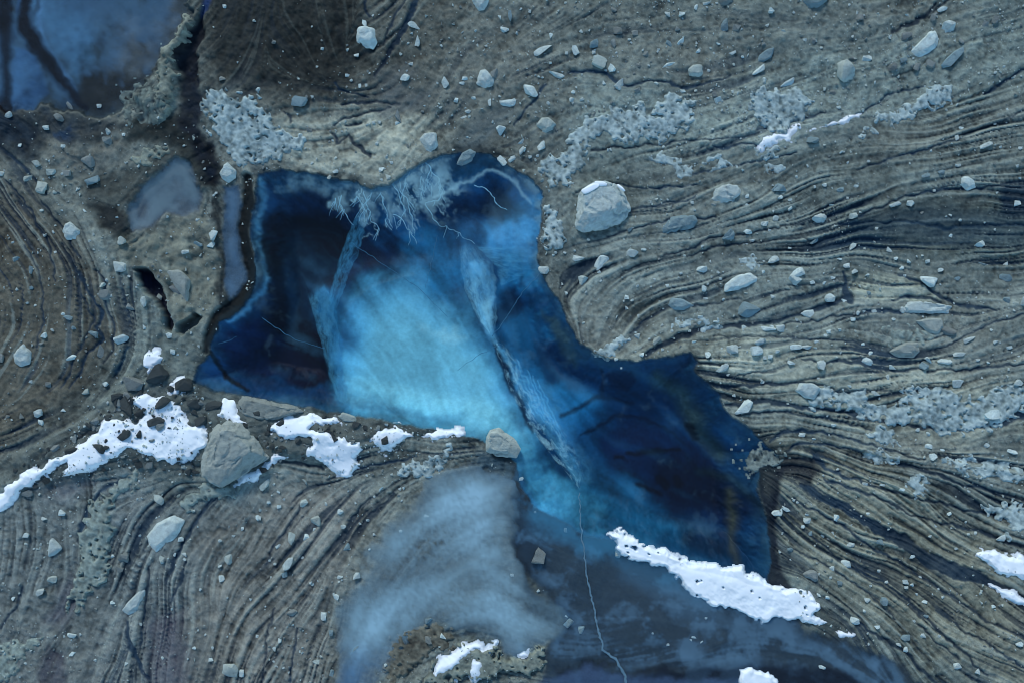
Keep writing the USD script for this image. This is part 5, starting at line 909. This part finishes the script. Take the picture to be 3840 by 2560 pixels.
 (0,2): 'g815,740,70,70,0 t1035,365,80,60,20 t1490,760,60,65,40 w1445,885,45,40,0 w275,970,50,45,0 w175,600,40,35,0 g790,810,50,50,0 w740,735,35,30,0 t1500,1480,120,100,0 t345,890,60,50,0 g185,325,70,45,0 t1060,755,45,50,0 t1205,155,35,30,0 w840,1430,25,22,0 w1435,805,25,20,0 w1205,725,35,25,0 w1145,725,22,25,0 w1440,635,25,22,0 w1185,625,35,30,0 w745,1035,28,24,0 w480,1250,60,30,0 w480,1370,40,25,0 w630,1410,20,18,0 w925,1175,22,22,0 w1635,1025,20,20,0 w1275,1330,28,22,0 w1390,1335,20,25,0 w1580,1500,35,45,0 w1380,1410,35,22,0 w415,450,45,40,0 w295,490,40,22,0 w90,1015,25,25,0 w1690,490,30,30,0 w1580,565,22,30,0',
 (1,2): 'w550,450,40,38,0 t390,505,60,70,0 t230,625,45,80,10 w330,615,40,45,0 w215,785,110,55,-40 b590,680,40,50,0 w145,675,40,25,-20 w385,565,30,25,0 w660,865,45,45,0 w440,1135,35,55,0 g240,1110,50,70,60 w525,1005,35,40,0 b1130,1165,50,40,0 b640,1350,80,25,-45 w1110,475,40,20,0 t310,390,55,40,-45 w815,300,30,28,0 g1125,1285,60,45,20 w1220,1260,40,36,0 b490,1240,30,35,0 b490,1505,35,45,0 w150,415,28,24,0 t60,270,85,40,-50 w945,575,20,18,0 w85,768,24,20,0 w120,1340,25,30,0 w155,1290,22,35,0 w1670,865,20,18,0 t390,1430,45,30,0 w455,400,20,28,0 w180,365,20,20,0 w145,320,25,22,0 w675,530,18,18,0 w725,510,24,20,0 w935,305,22,22,0 w960,300,18,22,0 w770,350,18,18,0 w770,600,20,20,0 w550,870,40,20,-10 w120,790,22,18,0 b185,860,35,40,0 w300,750,22,18,0 w740,695,18,16,0 w950,380,16,16,0 w570,545,35,25,0 g130,205,25,22,0 t315,255,30,35,0 w365,925,22,20,0 w405,905,16,20,0 w10,1260,22,20,0 w100,880,20,18,0 w10,490,25,40,0 w80,390,28,20,0',
 (2,2): 'w60,235,35,22,-30 w150,450,16,16,0 w350,570,22,30,0 w1190,1270,30,14,0 w1240,1300,20,18,0 w1020,1320,18,16,0 w1270,1145,18,16,0 w920,1245,14,14,0 w1170,1290,16,14,0 w0,865,22,20,0 w355,1135,18,16,0 b370,1180,70,40,-40 b450,1220,40,50,20 g175,740,80,110,10 t690,720,35,60,-10',
 (3,2): 'w520,490,40,45,0 w125,455,75,45,0 w190,435,65,25,25 w325,505,50,40,0 w610,665,50,30,0 b795,645,50,35,0 w640,1165,65,50,20 w720,1028,40,30,0 w1095,1040,40,25,0 w490,820,35,35,0 w1305,1455,50,45,0 w1080,1255,35,25,0 w700,268,38,30,0 w1600,620,55,60,30 w1020,745,35,25,0 w1710,1315,50,40,0 w780,1200,40,25,0 b830,1030,55,50,0 w970,910,40,35,0 w1260,463,28,26,0 w1145,90,60,45,0 b1230,115,50,35,0 w1165,540,22,18,0 w720,460,28,18,0 w1440,1490,40,35,0 w300,545,28,20,0 w325,462,28,22,0 w240,375,20,18,0 w265,388,20,18,0 b350,590,24,30,0 b430,610,25,25,0 w495,590,18,20,0 b215,695,40,25,0 w150,710,18,22,0 w165,590,16,16,0 w535,245,16,14,0 w735,245,18,14,0 w800,840,22,20,0 w850,910,28,18,0 w975,945,25,20,0 w1015,930,25,22,0 w1045,990,20,18,0 w1185,955,20,18,0 w1075,880,20,20,0 w1210,1005,25,20,0 b540,915,35,30,0 w480,880,20,20,0 w400,990,35,18,30 w460,1010,28,22,0 w740,935,20,18,0 w810,270,35,18,0 w935,300,35,18,0 w525,170,22,18,0 w1210,45,35,18,0 w1525,275,22,18,0 w1455,225,22,20,0 w1385,315,22,16,0 w1130,610,22,18,0 w1300,690,22,18,0 w1430,590,24,22,0 b1100,1130,35,25,0 w1180,1255,20,18,0 w700,1095,25,20,0 w1550,1070,30,22,0 b970,1270,60,40,0 w1550,1330,180,70,30 g1020,1160,20,20,0 w930,1320,45,22,40 w975,1350,28,35,0 w425,1465,50,22,20',
}
TINY = []
for (c, r), txt in SB.items():
    for it in txt.split():
        a = [float(v) for v in it[1:].split(',')]
        (x, y), = T(c, r, [(a[0], a[1])])
        if it[0] in 'w' and a[2] > 150: continue
        if max(a[2], a[3]) < 25: TINY.append((x, y, a[2] * .37, a[3] * .37, a[4])); continue
        stone(x, y, a[2] * .3516 * 1.06, a[3] * .3516 * 1.06, a[4], it[0])
for lb, os_ in LAB.items():
    for k, (o, nm, rg) in enumerate(os_):
        tag(o, lb, 'pebble' if nm == 'pebble' else 'stone', f'alike pebbles, {lb[lb.index("pebble") + 7:]}' if len(os_) > 1 else f'pebbles in the {rg}')
# rubble along the snowy bank
rr = np.random.default_rng(77)
BANK = [(-20,1110),(150,1010),(260,930),(330,880),(420,870),(540,910),(640,955),(780,950),(940,985),(900,1030),(840,1010),(690,1060),(640,1060),(600,1090),(450,1085),(300,1075),(180,1100),(60,1140)]
n = 0
while n < 190:
    x, y = rr.uniform(-20, 950), rr.uniform(860, 1140)
    if sdist(BANK, np.array([[x]]), np.array([[y]]))[0, 0] > 0 or POOL_IN(x, y): continue
    b = 6 + 18 * rr.random() ** 2.2
    i_, j_ = int((y - Y0) / ST), int((x - X0) / ST)
    if GROUNDZ[i_, j_] - z[i_, j_] > 0.006 and rr.random() < 0.8: continue
    count[0] += 1; n += 1
    m = rock_mesh(b * S, b * (0.5 + 0.4 * rr.random()) * S, b * 0.55 * S, 5000 + n, 12)
    m.apply_transform(trimesh.transformations.rotation_matrix(rr.uniform(0, 6.28), (0, 0, 1))); m.apply_translation(W(x, y, surf(x, y) + 0.1 * b * S))
    left = x < 480
    lb = ('dark' if (n % 10) < 7 else 'grey') + ' angular rubble stone among the snow left of the triangular boulder' if left else 'dark angular rubble stone among the snow patches right of the triangular boulder'
    tag(obj('rubble_stone', m, STONE_LOOK['d' if rr.random() < 0.7 else 'g'], smooth=False), lb, 'stone', 'rubble of the snowy bank, ' + ('left part' if left else 'right part'))
# fine gravel nobody could count
dens = np.clip(0.10 + 0.75 * grainy * sm(900, 1250, X) * sm(420, 240, Y) + 0.35 * grainy + 0.5 * rub + 0.18 * strk + 0.12 * fbm(60, 201, 3), 0, 1)
dens *= (POOLSD > 4) * (TLSD > 4) * (WINSD > 2) * (STRIPSD > 3) * sm(-10, 20, CLOUDSD) * sm(-5, 10, SLATESD) * (1 - 0.8 * slate) * (1 - 0.7 * veins)
dens *= np.exp(0.6 * fbm(26, 203, 3)) * (1 - 0.8 * pmask([(470,-80),(860,-80),(830,130),(760,230),(600,210),(470,225)], 50)); pr = (dens / dens.sum()).ravel()
N = 12000
pick = np.random.default_rng(88).choice(pr.size, N, p=pr)
r8 = np.random.default_rng(89)
vs, fs, o_ = [], [], 0
protos = [rock_mesh(1, .75, .6, 7000 + k, 9) for k in range(12)]
buckets = {'pale_stone': [], 'grey_stone': [], 'tan_stone': []}
for q_ in pick:
    i_, j_ = divmod(int(q_), NW); m = protos[r8.integers(12)]
    sz = (2.4 + 6.0 * r8.random() ** 4.0) * S; a = r8.uniform(0, 6.28); ca, sa = math.cos(a), math.sin(a)
    v = m.vertices * sz; v = np.stack([v[:, 0] * ca - v[:, 1] * sa, v[:, 0] * sa + v[:, 1] * ca, v[:, 2]], 1)
    v += ((X[i_, j_] + r8.uniform(-1, 1) - CX) * S, (CY - Y[i_, j_] + r8.uniform(-1, 1)) * S, GROUNDZ[i_, j_] + 0.15 * sz)
    buckets[r8.choice(['pale_stone', 'grey_stone', 'tan_stone'], p=[.42, .33, .25])].append((v, m.faces))
for q_, (x, y, a, b, g) in enumerate(TINY):
    m = rock_mesh(a * S, b * S, min(a, b) * .6 * S, 8000 + q_, 10); m.apply_transform(trimesh.transformations.rotation_matrix(-math.radians(g), (0, 0, 1))); m.apply_translation(W(x, y, max(surf(x, y), LEVEL if POOL_IN(x, y) else -9) + 0.12 * min(a, b) * S))
    buckets['pale_stone'].append((np.array(m.vertices), np.array(m.faces)))
for k_, nm, lb in (('pale_stone', 'pale_gravel', 'fine pale grit strewn over the silt'), ('grey_stone', 'grey_gravel', 'fine grey grit strewn over the silt'), ('tan_stone', 'tan_gravel', 'fine tan grit strewn over the silt')):
    vv, ff, off = [], [], 0
    for v, f in buckets[k_]:
        vv.append(v); ff.append(f + off); off += len(v)
    tag(obj(nm, (np.vstack(vv), np.vstack(ff)), k_), lb, 'gravel', None, 'stuff')
